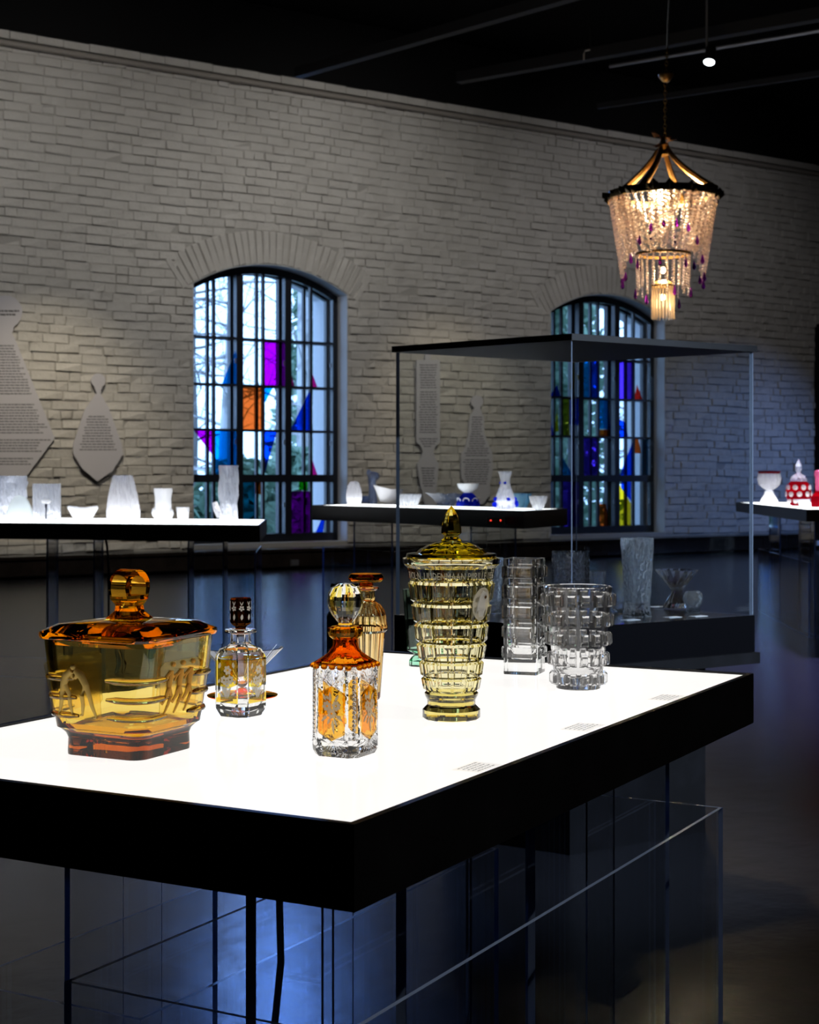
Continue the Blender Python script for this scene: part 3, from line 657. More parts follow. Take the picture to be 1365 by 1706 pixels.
tag(cab.build('power_cable', 'rubber', smooth=60), 'thick black cable hanging from the table with the amber bowl', 'cable')

# table with clear ice-like vases (left, in front of the wall)
Z2 = EYE-0.292; N2 = Vector((-.937, 9.76)); L2 = Vector((-2.48, .74)); D2 = Vector((-.088, 1.44))
t2 = lambda a, b: tuple(N2+L2*a+D2*b)
light_table([t2(0, 0), t2(0, 1), t2(1, 1), t2(1, 0)], Z2, 0.107, 'black light table carrying clear and frosted ice-like vases by the wall')
def qbox(fn, a0, a1, b0, b1, z1, label, th=.008, **k): return acrylic_box([fn(a0, b0), fn(a1, b0), fn(a1, b1), fn(a0, b1)], 0, z1, label, th, **k)
qbox(t2, .012, .94, .08, .85, .845, 'low wide clear acrylic box under the table of ice-like vases', .010)
qbox(t2, .10, .20, .2, .5, Z2-.108, 'tall clear pedestal under the bark-textured vase', .010, name='acrylic_pedestal')
qbox(t2, .46, .60, .2, .5, Z2-.108, 'tall clear pedestal under the middle of the ice-like vase table', .012, name='acrylic_pedestal')
c0 = P(176, 902, 10.3); c0.z = Z2-.108
tag(Geo().tube([c0, c0+Vector((.01, 0, -.05)), c0+Vector((.02, 0, -.2)), c0+Vector((.02, 0, -.6)), c0+Vector((.03, 0, -Z2+.115)), c0+Vector((.2, .1, -Z2+.115))], .008, 7).build('power_cable', 'rubber', smooth=60), 'black cable hanging from the table of ice-like vases', 'cable')
# table with white and blue bowls
Z3 = EYE-0.19; N3 = Vector((.670, 9.15)); L3 = Vector((-1.367, 2.0)); D3 = Vector((.33, .73))
t3 = lambda a, b: tuple(N3+L3*a+D3*b)
light_table([t3(0, 0), t3(0, 1), t3(1, 1), t3(1, 0)], Z3, 0.107, 'black light table carrying white bowls and the cobalt blue vase')
qbox(t3, .60, .97, .1, .8, .83, 'low clear acrylic box under the table of white and blue bowls', .010)
qbox(t3, .72, .84, .25, .6, Z3-.108, 'clear pedestal under the egg-shaped vase end of the white bowl table', .010, name='acrylic_pedestal')
qbox(t3, .14, .27, .25, .6, Z3-.108, 'clear pedestal under the cobalt vase end of the white bowl table', .010, name='acrylic_pedestal')
# table with ruby glass
Z4 = EYE-0.25; N4 = Vector((3.21, 12.62)); L4 = Vector((.25, 3.92)); D4 = Vector((1.3, -.05))
t4 = lambda a, b: tuple(N4+L4*a+D4*b)
light_table([t4(0, 0), t4(0, 1), t4(1, 1), t4(1, 0)], Z4, 0.10, 'black light table carrying ruby red glass beside the ribbed screen')
qbox(t4, .08, .75, .06, .7, .62, 'low clear acrylic box under the ruby glass table', .012)
qbox(t4, .12, .30, .12, .35, Z4-.101, 'clear pedestal under the ruby bottle end of the ruby glass table', .012, name='acrylic_pedestal')
qbox(t4, .55, .70, .12, .35, Z4-.101, 'clear pedestal under the goblet end of the ruby glass table', .012, name='acrylic_pedestal')

# ------------------------------------------------------------------ glass case with black lid
ZV = EYE-0.51; VN = Vector((.554, 5.325)); VR = Vector((1.288, 5.82)); VL = Vector((-.057, 5.84)); VF = VR+VL-VN
vq = ccw([tuple(VN), tuple(VR), tuple(VF), tuple(VL)]); vc = (VN+VF)/2
case = thing('display_case', 'tall glass display case with black base and flat black lid', 'display case', (vc.x, vc.y, 0))
lq = [(x-vc.x, y-vc.y) for x, y in vq]
Geo().prism(inset(lq, .11), 0.0, .63).build('pedestal', 'black', case)
Geo().prism(inset(lq, -.012), .631, .672).build('base_lip', 'black', case)
Geo().prism(lq, .673, ZV).build('base', 'black_gloss', case)
ins = inset(lq, .012); gi = inset(lq, .005)
for i in range(4):
    j = (i+1) % 4
    o = Geo().prism([gi[i], gi[j], ins[j], ins[i]], ZV+.001, EYE+.470).build('glass_pane', ['case_glass', 'case_edge'], case)
    for p_ in o.data.polygons:
        e = (Vector(gi[j])-Vector(gi[i])).normalized()
        if abs(p_.normal.x*e.x+p_.normal.y*e.y) > .5: p_.material_index = 1
for x_, y_ in gi:
    Geo().prism([(x_-.0016, y_-.0016), (x_+.0016, y_-.0016), (x_+.0016, y_+.0016), (x_-.0016, y_+.0016)], ZV+.001, EYE+.470).build('glass_edge', 'case_edge', case)
Geo().prism(inset(lq, -.006), EYE+.4715, EYE+.494).build('lid', 'black', case)

# ------------------------------------------------------------------ chandelier
CHY = 8.5; kc = CHY/F
def cz(py): return EYE-(py-HY)*kc
ch0 = P(1105, 533, CHY); ZB = ch0.z
ch = thing('chandelier', 'lit crystal bead chandelier with dark gilt ring and purple drops', 'chandelier', (ch0.x, ch0.y, ZB))
def lz(py): return cz(py)-ZB
lx = lambda px: (px-1105)*kc
g = Geo()
for k in range(48):                                # gilt ring
    pass
R1 = 89*kc; zr = lz(327)
g.loft([circ(48, R1+dr, zr+dz) for dr, dz in ((.010, -.018), (.016, 0), (.010, .020), (-.010, .020), (-.014, 0), (-.010, -.018), (.010, -.018))], False, False)
g.build('ring', 'leaf_metal', ch, 40)
rd = random.Random(5)
lf = Geo(); lf.add([(-.018, 0, 0), (0, -.012, .02), (.018, 0, .004), (0, -.006, -.026), (0, -.022, 0)], [(0, 4, 1), (1, 4, 2), (2, 4, 3), (3, 4, 0), (0, 1, 2, 3)])
lmesh = None
for k in range(34):
    a = 2*PI*k/34+rd.uniform(-.06, .06)
    if lmesh is None: o = lf.build('gilt_leaf', 'leaf_metal', ch); lmesh = o
    else: o = lmesh.copy(); COL.objects.link(o)
    o.location = ((R1+.012)*math.cos(a), (R1+.012)*math.sin(a), zr+rd.uniform(-.014, .016)); o.rotation_euler = (rd.uniform(-.5, .5), rd.uniform(-.8, .8), a+PI/2); sc_ = rd.uniform(.8, 1.5); o.scale = (sc_, sc_, sc_)
for k in range(4):                                 # curved straps up to the hub
    a = PI/4+k*PI/2+.25; pts = []
    for i in range(9):
        t = i/8; r = R1*(1-t)**1.5*.97+.018; pts.append((r*math.cos(a), r*math.sin(a), zr+.01+(lz(243)-zr)*t))
    g = Geo(); g.tube(pts, [.022-.010*i/8 for i in range(9)], 7); g.build('strap', 'brass', ch, 50)
g = Geo(); g.loft(lathe([(.001, lz(262)), (.030, lz(258)), (.022, lz(250)), (.034, lz(243)), (.016, lz(236)), (.008, lz(228))], 16)); g.build('hub', 'brass', ch, 40)
g = Geo()
for k, (dx, dz, tw) in enumerate(((-.055, .05, .4), (-.02, .03, 1.2), (.03, .028, 2.3), (.05, .012, .2), (-.04, -.02, 2.9))):
    a = tw; u = Vector((math.cos(a), math.sin(a), .3)).normalized()*.022; c = Vector((dx*.6, -.02, lz(240)+dz*.7)); e = Vector((dx*1.2, -.03, lz(240)+dz*1.25))
    g.add([c-u, c+u, e+u*.7, e-u*.3, c+Vector((0, -.012, .012)), e+Vector((0, .01, .006))], [(0, 1, 4), (1, 2, 4), (2, 5, 4), (5, 3, 4), (3, 0, 4), (0, 3, 5, 2, 1)])
g.build('ribbon', 'ribbon', ch)
# strands of beads
def strand(pts, r, step):
    pts = [Vector(p) for p in pts]; g = Geo(); acc = 0; i = 0; pos = pts[0]; out = [pos]
    for a, b in zip(pts[:-1], pts[1:]):
        L = (b-a).length; d = step-acc
        while d <= L: out.append(a+(b-a)*(d/L)); d += step
        acc = L-(d-step)
    for q in out: g.ball(q, r, 6, 4)
    return g
NS = 44
for k in range(NS):                                # outer curtain, longer between the four straps
    a = 2*PI*k/NS; ln = abs(math.cos(a))**3; zb = lz(372+92*ln); r0 = R1-.006; r1 = r0-.045-.02*ln
    pts = [(( r0+(r1-r0)*t)*math.cos(a), (r0+(r1-r0)*t)*math.sin(a), zr-.02+(zb-zr+.02)*t) for t in (0, .35, .7, 1)]
    strand(pts, .0100, .0200).build('bead_strand', 'bead', ch, 60)
    if k % 2 == 0:
        p_ = pts[-1]; g = Geo(); g.loft([[(p_[0]+x, p_[1]+y, p_[2]+zz) for x, y, zz in circ(6, r, z_)] for r, z_ in ((.002, -.008), (.005, -.018), (.011, -.042), (.009, -.052), (.001, -.060))]); g.build('drop', 'bead_purple', ch, 60)
for q in range(4):                                 # swags hanging in front of the curtain
    for m_ in range(6):
        a0, a1 = q*PI/2+.25+PI/4*0+.05+m_*.05, (q+1)*PI/2+.25-.05-m_*.05; pts = []
        for i in range(15):
            t = i/14; a = a0+(a1-a0)*t; sag = (.30-.035*m_)*(1-(2*t-1)**2); r = R1-.012-.10*(1-(2*t-1)**2)*(1-m_*.1)
            pts.append((r*math.cos(a), r*math.sin(a), zr-.015-sag))
        strand(pts, .0105, .0215).build('bead_swag', 'bead', ch, 60)
R2 = 44*kc; z2 = lz(424)
Geo().loft([circ(32, R2+dr, z2+dz) for dr, dz in ((.006, -.006), (.006, .008), (-.006, .008), (-.006, -.006), (.006, -.006))], False, False).build('lower_ring', 'brass', ch, 40)
for k in range(24):
    a = 2*PI*k/24; zb = lz(478 if k % 3 else 492); pts = [(R2*math.cos(a), R2*math.sin(a), z2-.01), (R2*.96*math.cos(a), R2*.96*math.sin(a), zb)]
    strand(pts, .0075, .0150).build('bead_strand', 'bead', ch, 60)
    if k % 2: 
        g = Geo(); x0, y0 = R2*1.04*math.cos(a), R2*1.04*math.sin(a); zz0 = z2-.02 if k % 4 == 1 else zb
        g.loft([[(x0+x, y0+y, zz0+zz) for x, y, zz in circ(6, r, z_)] for r, z_ in ((.002, -.006), (.005, -.018), (.010, -.046), (.008, -.056), (.001, -.064))]); g.build('drop', 'bead_purple', ch, 60)
for m_ in range(16):                               # strands drawn in from the ring to the lower ring
    a = 2*PI*m_/16; strand([((R1-.03)*math.cos(a), (R1-.03)*math.sin(a), zr-.02), ((R1*.72)*math.cos(a+.1), R1*.72*math.sin(a+.1), zr-.16), (R2*math.cos(a+.2), R2*math.sin(a+.2), z2+.01)], .0085, .0165).build('bead_strand', 'bead', ch, 60)
R3 = 18*kc; z3 = lz(476)
Geo().loft(lathe([(.004, z3+.03), (R3*.6, z3+.026), (R3+.006, z3+.004), (R3+.006, z3-.006), (.004, z3-.006)], 20)).build('tassel_cap', 'brass', ch, 40)
for k in range(22):
    a = 2*PI*k/22; zz = lz(531)-rd.uniform(0, .004)
    Geo().tube([(R3*math.cos(a), R3*math.sin(a), z3-.006), (R3*math.cos(a), R3*math.sin(a), zz)], .0052, 5).build('glass_rod', 'bead_rod', ch, 60)
for dx, dy, zz in ((-.045, 0, lz(322)), (.045, .02, lz(322)), (0, -.05, lz(330)), (.0, .05, lz(330)), (0, 0, lz(495)), (.0, 0, lz(450))):
    small = zz < lz(440)
    b_ = Geo().ball((dx, dy, zz), .014 if small else .024, 10, 6, (1, 1, 1.25)).build('bulb', 'bulb', ch, 60)
    l = bpy.data.lights.new('bulb_light', 'POINT'); l.energy = 14 if small else 26; l.color = (1, .72, .40); l.shadow_soft_size = .03
    lo = bpy.data.objects.new('bulb_light', l); COL.objects.link(lo); lo.parent = ch; lo.location = (dx*1.0, dy, zz-.035 if small else zz-.05)
for dx, dy in ((-.045, 0), (.045, .02)):
    Geo().loft(lathe([(.050, lz(314)), (.040, lz(308)), (.014, lz(303)), (.005, lz(300))], 16)).build('lamp_cap', 'brass', ch, 40, ).location = (dx, dy, 0)
def chain(p, q, n):
    g = Geo(); p, q = Vector(p), Vector(q)
    for i in range(n):
        c = p.lerp(q, (i+.5)/n); L = (q-p).length/n*.72; a = i*PI/2
        ring_ = [c+Vector((math.cos(a)*.009*math.cos(t), math.sin(a)*.009*math.cos(t), L*math.sin(t))) for t in [2*PI*j/8 for j in range(9)]]
        g.tube(ring_, .0028, 4)
    return g
chain((lx(1108), 0, lz(228)), (lx(1109), 0, lz(137)), 13).build('chain', 'brass', ch)
Geo().loft(lathe([(.004, lz(138)), (.020, lz(136)), (.042, lz(127)), (.042, lz(124)), (.004, lz(124))], 20)).build('ceiling_cup', 'brass', ch, 40).location = (lx(1110), 0, 0)
chain((lx(1110), 0, lz(124)), (lx(1112), 0, lz(80)), 6).build('chain', 'brass', ch)
zc_ = 10.7-ZB
Geo().tube([(lx(1112), 0, lz(80)), (lx(1113), 0, lz(40)), (lx(1115), 0, lz(0)), (lx(1115), 0, zc_)], .0045, 5).build('wire', 'white_card', ch)

# ------------------------------------------------------------------ exhibits on the near table
def flower(g, cx, cz_, r, pl, petals=6, rot=0.0, dep=.0006):
    """petals and a heart in the plane given by pl(a, b, out)"""
    for k in range(petals):
        a = rot+2*PI*k/petals; ca, sa = math.cos(a), math.sin(a)
        pts = [(0.15, 0), (.55, .34), (.85, .28), (1.05, 0), (.85, -.28), (.55, -.34)]
        q = [(cx+r*(x*ca-y*sa), cz_+r*(x*sa+y*ca)) for x, y in pts]
        slab(g, q, pl, dep)
def slab(g, q, pl, dep=.0006):
    n = len(q); g.add([pl(a, b, dep) for a, b in q]+[pl(a, b, -.0002) for a, b in q],
                      [tuple(range(n)), tuple(range(n, 2*n))[::-1]]+[(i, n+i, n+(i+1) % n, (i+1) % n) for i in range(n)])
def leaf(g, x0, z0, x1, z1, wd, pl, dep=.0006):
    dx, dz = x1-x0, z1-z0; L = math.hypot(dx, dz); nx, nz = -dz/L*wd, dx/L*wd
    slab(g, [(x0, z0), (x0+dx*.35+nx, z0+dz*.35+nz), (x0+dx*.7+nx*.8, z0+dz*.7+nz*.8), (x1, z1), (x0+dx*.7-nx*.8, z0+dz*.7-nz*.8), (x0+dx*.35-nx, z0+dz*.35-nz)], pl, dep)
def face_plane(f, half):
    """f 0..3: outward faces -y, +x, +y, -x of an upright square block; half(z) = half width"""
    def pl(a, b, out):
        h = half(b)+out
        return ((a, -h, b), (h, a, b), (-a, h, b), (-h, -a, b))[f]
    return pl

# amber bowl with lid
BW = thing('amber_bowl', 'large square amber glass bowl with lid and relief athletes', 'bowl', (-.437, 2.434, ZS), math.radians(-27))
prof = [(0, .146), (.006, .147), (.026, .147), (.034, .153), (.040, .164), (.043, .172), (.075, .182), (.11, .191), (.145, .200), (.172, .206), (.178, .207)]
def bw_side(z):
    for (z0, s0_), (z1, s1_) in zip(prof, prof[1:]):
        if z <= z1: return s0_+(s1_-s0_)*(z-z0)/(z1-z0)
    return prof[-1][1]
rings = [rsq(s_, .022+.10*z_, z_, 6) for z_, s_ in prof]
inn = [(.178, .190), (.172, .189), (.145, .184), (.11, .175), (.075, .166), (.05, .150), (.042, .13), (.040, .06)]
rings += [rsq(s_, min(.020+.08*z_, s_*.4), z_, 6) for z_, s_ in inn]
Geo().loft(rings).build('body', 'amber', BW, 30)
lid = Geo().loft([rsq(s_, .03 if s_ > .1 else s_*.3, z_, 6) for s_, z_ in ((.180, .170), (.186, .1792), (.210, .1792), (.213, .183), (.212, .189), (.172, .2005), (.10, .2045), (.05, .206), (.03, .2065))]).build('lid', 'amber_lid', BW, 30)
kn = Geo()
kn.loft([rsq(s_, .006, z_, 3) for s_, z_ in ((.056, .206), (.046, .212), (.036, .218), (.034, .226), (.040, .232), (.044, .2345))])
def arch(r, hz, n=14):
    return [(r*math.cos(PI*i/n), hz+r*.92*math.sin(PI*i/n)) for i in range(n+1)]
oa = [(.026, .2350)]+arch(.032, .2530)+[(-.026, .2350)]; ia = [(.020, .2420)]+arch(.0215, .2530)+[(-.020, .2420)]
dx_ = .016; vs_ = []
n_ = len(oa)
for x_ in (-dx_, dx_):
    vs_ += [(x_, p_[0], p_[1]) for p_ in oa]+[(x_, p_[0], p_[1]) for p_ in ia]
fs_ = []
for i in range(n_):
    j = (i+1) % n_
    fs_ += [(i, j, n_+j, n_+i), (2*n_+i, 3*n_+i, 3*n_+j, 2*n_+j), (i, 2*n_+i, 2*n_+j, j), (n_+i, n_+j, 3*n_+j, 3*n_+i)]
kn.add(vs_, fs_); kn.build('knob', glass('knob_amber', (1, 0.72, 0.2), 0, 1.5), lid, 25)
hf = lambda z_: bw_side(z_)/2+.0004
for f_ in range(4):
    pl = face_plane(f_, hf); g = Geo(); x0, x1 = (-.074, .016) if f_ % 2 == 0 else (-.044, .046)
    q = [(x0+.006, .058), (x1-.006, .058), (x1, .064), (x1+.002, .138), (x1-.008, .147), (x0-.002, .147), (x0-.012, .140), (x0-.001, .064)]
    slab(g, q, pl, .0003); g.build('relief_panel', glass('panel_glass', (1, .93, .72), .12, 1.3) if f_ == 0 else bpy.data.materials['panel_glass'], BW)
def limb(g, pts, radii, pl):
    g.tube([Vector(pl(a, b, .0004)) for a, b in pts], [r_*1.05 for r_ in radii], 7)
pl = face_plane(0, hf); g = Geo()                  # two wrestlers leaning together
for sgn, ox in ((1, -.056), (-1, -.001)):
    X = lambda v: ox+sgn*v
    limb(g, [(X(.006), .112), (X(.013), .126), (X(.024), .134)], [.0055, .0065, .005], pl)
    g.ball(pl(X(.028), .139, .001), .0045, 8, 5)
    limb(g, [(X(.006), .113), (X(.001), .094), (X(-.002), .080), (X(-.008), .064)], [.0048, .0036, .003, .0018], pl)
    limb(g, [(X(.008), .112), (X(.016), .096), (X(.015), .082), (X(.018), .066)], [.0045, .0034, .003, .0018], pl)
    limb(g, [(X(.021), .131), (X(.026), .122), (X(.034), .124)], [.0030, .0024, .0016], pl)
    limb(g, [(X(-.008), .064), (X(-.003), .063)], [.002, .0014], pl); limb(g, [(X(.018), .066), (X(.023), .065)], [.002, .0014], pl)
g.build('wrestler_relief', 'etch_gold', BW, 60)
pl = face_plane(1, hf)
for k in range(3):
    ox = -.030+k*.026; g = Geo()
    limb(g, [(ox, .108), (ox+.001, .120), (ox+.003, .133)], [.0042, .0046, .0036], pl); g.ball(pl(ox+.006, .142, .001), .0040, 8, 5)
    limb(g, [(ox, .108), (ox+.008, .094), (ox+.002, .080), (ox-.006, .066)], [.0042, .0034, .0026, .0014], pl)
    limb(g, [(ox, .108), (ox-.004, .094), (ox-.013, .084), (ox-.018, .088)], [.0042, .0032, .0024, .0014], pl)
    limb(g, [(ox+.003, .131), (ox+.010, .122), (ox+.017, .126)], [.0028, .0022, .0014], pl); limb(g, [(ox+.002, .131), (ox-.008, .124), (ox-.012, .116)], [.0028, .0022, .0014], pl)
    g.build('runner_relief', 'etch_brown', BW, 60)
for cr, turn in ((0, 0), (1, PI/2), (3, -PI/2)):   # three bars round each corner
    for zz in (.064, .092, .121):
        r_ = rsq(bw_side(zz), .022+.1*zz, zz, 6)[0:7]; xa = r_[0]; xb = r_[-1]
        pts = [(xa[0]-.034, xa[1], zz), (xa[0]-.016, xa[1], zz)]+r_+[(xb[0], xb[1]+.016, zz), (xb[0], xb[1]+.034, zz)]
        n_ = len(pts); o = Geo().tube(pts, [.0025]+[.0052]*(n_-2)+[.0025], 8).build('grip_bar', 'amber', BW, 60); o.rotation_euler = (0, 0, turn)

# decanter with engraved daffodils
DD = thing('daffodil_decanter', 'square clear decanter with yellow stained panels of engraved daffodils and dark stopper', 'decanter', (*on(401, 1191, ZS)[:2], ZS), math.radians(-33))
S = .076
Geo().loft([octsq(S*.82, .012, 0), octsq(S*.84, .012, .001), octsq(S, .013, .014), octsq(S, .013, .104), octsq(S*.86, .014, .119), octsq(S*.62, .016, .124), octsq(.036, .0105, .128), octsq(.033, .0096, .146),
            octsq(.026, .0076, .146), octsq(.026, .0076, .128), octsq(S*.7, .013, .113), octsq(S*.80, .012, .102), octsq(S*.80, .012, .024), octsq(S*.6, .012, .018), octsq(.01, .003, .017)]).build('body', 'clear', DD, 15)
Geo().loft(lathe([(.0135, .145), (.020, .146), (.0290, .1485), (.0295, .151), (.028, .1535), (.019, .1545), (.0135, .1545), (.0125, .150), (.0135, .145)], 32), False, False).build('lip', 'clear', DD, 40)
st = Geo().loft([circ(8, r, z_, PI/8) for r, z_ in ((.006, .140), (.0095, .150), (.010, .158), (.017, .163), (.0195, .166), (.0195, .2075), (.0185, .210), (.002, .210))]).build('stopper', 'brown', DD, 10)
g = Geo()
for k in range(8):
    a = 2*PI*k/8; 
    def pl(u, b, out, a=a): r = .0195*math.cos(PI/8)+.0004+out; return (r*math.cos(a)-u*math.sin(a), r*math.sin(a)+u*math.cos(a), b)
    flower(g, .0, .192, .0050, pl, 5, .3*k); leaf(g, 0, .197, -.003, .2045, .0007, pl); leaf(g, 0, .197, .003, .2045, .0007, pl); leaf(g, .0, .171, .001, .182, .0024, pl)
g.build('engraved_flowers', 'etch', st)
hd_ = lambda z_: S/2+.0003
for f_ in range(4):
    pl = face_plane(f_, hd_); g = Geo(); w_ = .0245
    slab(g, [(-w_, .026), (w_, .026), (w_, .040), (-w_, .034)], pl, .0004); slab(g, [(-w_, .056), (w_*.2, .052), (w_, .060), (w_, .098), (w_-.004, .103), (-w_+.004, .103), (-w_, .098)], pl, .0004)
    g.build('yellow_panel', 'gold_pane', DD)
    g = Geo()
    for x_, z_, r_ in ((.002, .084, .0085), (-.006, .066, .0080), (.008, .068, .0080), (.001, .060, .006)): flower(g, x_, z_, r_, pl, 6, x_*90, .0009)
    for k in range(7): leaf(g, -.003+.001*k, .034, -.010+.0033*k, .056, .0006, pl, .0009)
    leaf(g, .016, .088, .014, .099, .003, pl, .0009); leaf(g, -.018, .086, -.014, .097, .003, pl, .0009); leaf(g, -.018, .044, -.010, .038, .002, pl, .0009); leaf(g, .010, .040, .020, .046, .002, pl, .0009); leaf(g, -.019, .060, -.016, .068, .0022, pl, .0009); leaf(g, .017, .060, .020, .068, .0022, pl, .0009)
    g.build('engraved_daffodils', 'etch', DD)

# cone-shaped glass behind it
CG = thing('cone_glass', 'clear cone-shaped stem glass with an orange foot behind the daffodil decanter', 'glass', (*on(404, 1159, ZS)[:2], ZS))
Geo().loft(lathe([(.068, 0), (.069, .002), (.060, .0045), (.014, .008), (.008, .016), (.002, .017)], 40)).build('foot', 'amber_dark', CG, 40)
Geo().loft([circ(20, r, z_) for r, z_ in ((.003, .0165), (.009, .020), (.016, .030), (.080, .094), (.0775, .095), (.010, .030), (.002, .027))]).build('bowl', 'clear', CG, 8)

# ball-stopper decanter
BD = thing('ball_stopper_decanter', 'square cut-glass decanter with amber shoulders, hexagon windows and a ball stopper', 'decanter', (-.099, 2.406, ZS), math.radians(-27))
S = .083
Geo().loft([octsq(S*.90, .012, 0), octsq(S, .013, .008), octsq(S, .013, .130), octsq(S*.97, .013, .1375), octsq(.062, .012, .1385), octsq(.062, .012, .125), octsq(.064, .012, .026), octsq(.05, .012, .020), octsq(.008, .002, .019)]).build('body', 'cut', BD, 15)
def sq2c(side, z_, t):                             # ring blended from chamfered square to circle
    a = octsq(side, side*.16, z_); out = []
    pts = []
    for i in range(8):
        p0, p1 = Vector(a[i]), Vector(a[(i+1) % 8]); pts += [p0, p0.lerp(p1, .25), p0.lerp(p1, .5), p0.lerp(p1, .75)]
    for p_ in pts:
        ang = math.atan2(p_.y, p_.x); c_ = Vector((side/2*math.cos(ang), side/2*math.sin(ang), z_)); out.append(tuple(p_.lerp(c_, t)))
    return out
sh = Geo().loft([sq2c(s_, z_, t) for s_, z_, t in ((.0805, .1388, 0), (.0815, .142, 0), (.066, .1485, .35), (.050, .1560, .75), (.0415, .164, 1), (.0385, .171, 1), (.0395, .178, 1), (.030, .178, 1), (.029, .170, 1), (.036, .158, 1), (.050, .148, .5), (.064, .1412, .1), (.064, .1388, 0), (.0805, .1388, 0))], False, False).build('shoulder', 'amber_dark', BD, 35)
Geo().loft([circ(12, r, z_) for r, z_ in ((.0195, .1765), (.0255, .1815), (.0275, .188), (.0265, .194), (.0215, .1965), (.0150, .1965), (.0145, .1885), (.0150, .1765))]+[circ(12, .0195, .1765)], False, False).build('collar', 'amber_flash', BD, 12)
sp_ = [(.010, .172), (.0115, .190), (.0125, .1985), (.0110, .2020), (.0150, .2065), (.0220, .2160), (.0268, .2270), (.0280, .2370), (.0262, .2470), (.0205, .2560), (.0110, .2615), (.002, .2628)]
def fl_ring(r, z_, n=12):
    return [(r*(1-.05*(i % 2))*math.cos(PI*i/n), r*(1-.05*(i % 2))*math.sin(PI*i/n), z_) for i in range(2*n)]
stp = Geo().loft([fl_ring(r, z_) if z_ > .203 else fl_ring(r, z_) for r, z_ in sp_]).build('stopper', 'clear', BD, 14)
for k in range(6):                                 # gold ribs alternating round the ball
    a = 2*PI*k/6+PI/12; pts = []
    for r, z_ in sp_[5:11]: pts.append([((r*.995+.0003)*math.cos(a+d_), (r*.995+.0003)*math.sin(a+d_), z_) for d_ in (-.22, -.11, 0, .11, .22)])
    vs_ = [p_ for rr in pts for p_ in rr]; fs_ = [(i*5+j, i*5+j+1, (i+1)*5+j+1, (i+1)*5+j) for i in range(len(pts)-1) for j in range(4)]
    link_mesh('gold_rib', vs_, fs_, 'gold_pane', stp, 40)
hb = lambda z_: S/2+.0004
for f_ in range(4):
    pl = face_plane(f_, hb); w_ = .0225; g = Geo()
    slab(g, [(-w_, .036), (0, .025), (w_, .036), (w_, .098), (0, .109), (-w_, .098)], pl, .0006); g.build('amber_window', 'amber_pane', BD)
    g = Geo(); 
    for x_, z_, r_ in ((-.008, .078, .0078), (.008, .079, .0078), (.000, .067, .0080)): flower(g, x_, z_, r_, pl, 7, x_*40, .0011)
    for x0, z0, x1, z1 in ((-.002, .084, -.003, .100), (.006, .086, .012, .096), (-.010, .086, -.015, .097), (-.008, .064, -.018, .054), (.006, .066, .019, .056), (-.003, .060, -.007, .050), (.004, .060, .009, .049), (.001, .058, .004, .036), (-.004, .088, -.010, .094), (.010, .062, .016, .063)): leaf(g, x0, z0, x1, z1, .0022, pl, .0011)
    g.build('engraved_bouquet', 'etch_warm', BD)
    g = Geo()                                      # fan cuts above and below the window
    for cz_, up in ((.109, 1), (.025, -1)):
        for k in range(11):
            a = PI*(k+.5)/11-.12*0; L = .024 if 2 < k < 8 else .030
            x1, z1 = math.cos(a)*L, math.sin(a)*L*.85*up
            z1 = max(min(cz_+z1, .134), .004)-cz_; leaf(g, 0, cz_, max(-.030, min(.030, x1)), cz_+z1, .0011, pl, .0012)
    leaf(g, 0, .109, w_+.003, .094, .0012, pl, .0014); leaf(g, 0, .109, -w_-.003, .094, .0012, pl, .0014); leaf(g, 0, .025, w_+.003, .040, .0012, pl, .0014); leaf(g, 0, .025, -w_-.003, .040, .0012, pl, .0014)
    leaf(g, 0, .109, w_+.004, .126, .0012, pl, .0014); leaf(g, 0, .109, -w_-.004, .126, .0012, pl, .0014)
    g.build('fan_cuts', 'clear', BD)['kind'] = 'stuff'
for k in range(4):                                 # notched corner pillars
    a = PI/4+k*PI/2; g = Geo(); r_ = (S/2-.0065)*math.sqrt(2)-.0004
    for i in range(15):
        z_ = .030+i*.0066
        c_ = (r_*math.cos(a), r_*math.sin(a), z_); g.ball(c_, .0036, 6, 4, (1, 1, .9))
    g.build('notched_edge', 'clear', BD, 30)
for k in range(20):                                # scalloped edge under the shoulder
    side, t = k//5, (k % 5+.5)/5-.5
    p_ = ((t*.070, -.0408), (.0408, t*.070), (-t*.070, .0408), (-.0408, -t*.070))[side]
    Geo().ball((p_[0], p_[1], .1372), .0055, 8, 5, (1, 1, .8)).build('scallop', 'amber_dark', BD, 50)

# fluted amber decanter
FD = thing('fluted_amber_decanter', 'round amber decanter with fluted body and flat disc stopper', 'decanter', (*on(610, 1164, ZS)[:2], ZS))
def flute(r, z_, n=18, dpt=.06): return [(r*(1-dpt*(i % 2))*math.cos(PI*i/n), r*(1-dpt*(i % 2))*math.sin(PI*i/n), z_) for i in range(2*n)]
Geo().loft([flute(r, z_, 18, d_) for r, z_, d_ in ((.026, 0, 0), (.0275, .004, .05), (.0365, .128, .07), (.0415, .133, .02), (.0420, .140, .02), (.0400, .146, .03), (.0390, .158, .06), (.0350, .172, .06), (.0270, .182, .05), (.0190, .187, 0), (.0180, .190, 0), (.0180, .208, 0), (.0250, .211, 0), (.0256, .214, 0), (.0240, .2155, 0), (.0130, .2155, 0),
           (.0130, .188, 0), (.0240, .177, 0), (.0330, .160, 0), (.0350, .140, 0), (.0310, .126, 0), (.0220, .014, 0), (.002, .012, 0))]).build('body', glass('fluted_amber', (1, .97, .9), 0, 1.5, (4, 26, 90)), FD, 20)
Geo().loft(lathe([(.004, .206), (.0115, .210), (.012, .2165), (.0150, .219), (.0125, .2225), (.030, .2255), (.0340, .230), (.0340, .2355), (.030, .2405), (.002, .2405)], 28)).build('stopper', 'amber_dark', FD, 30)

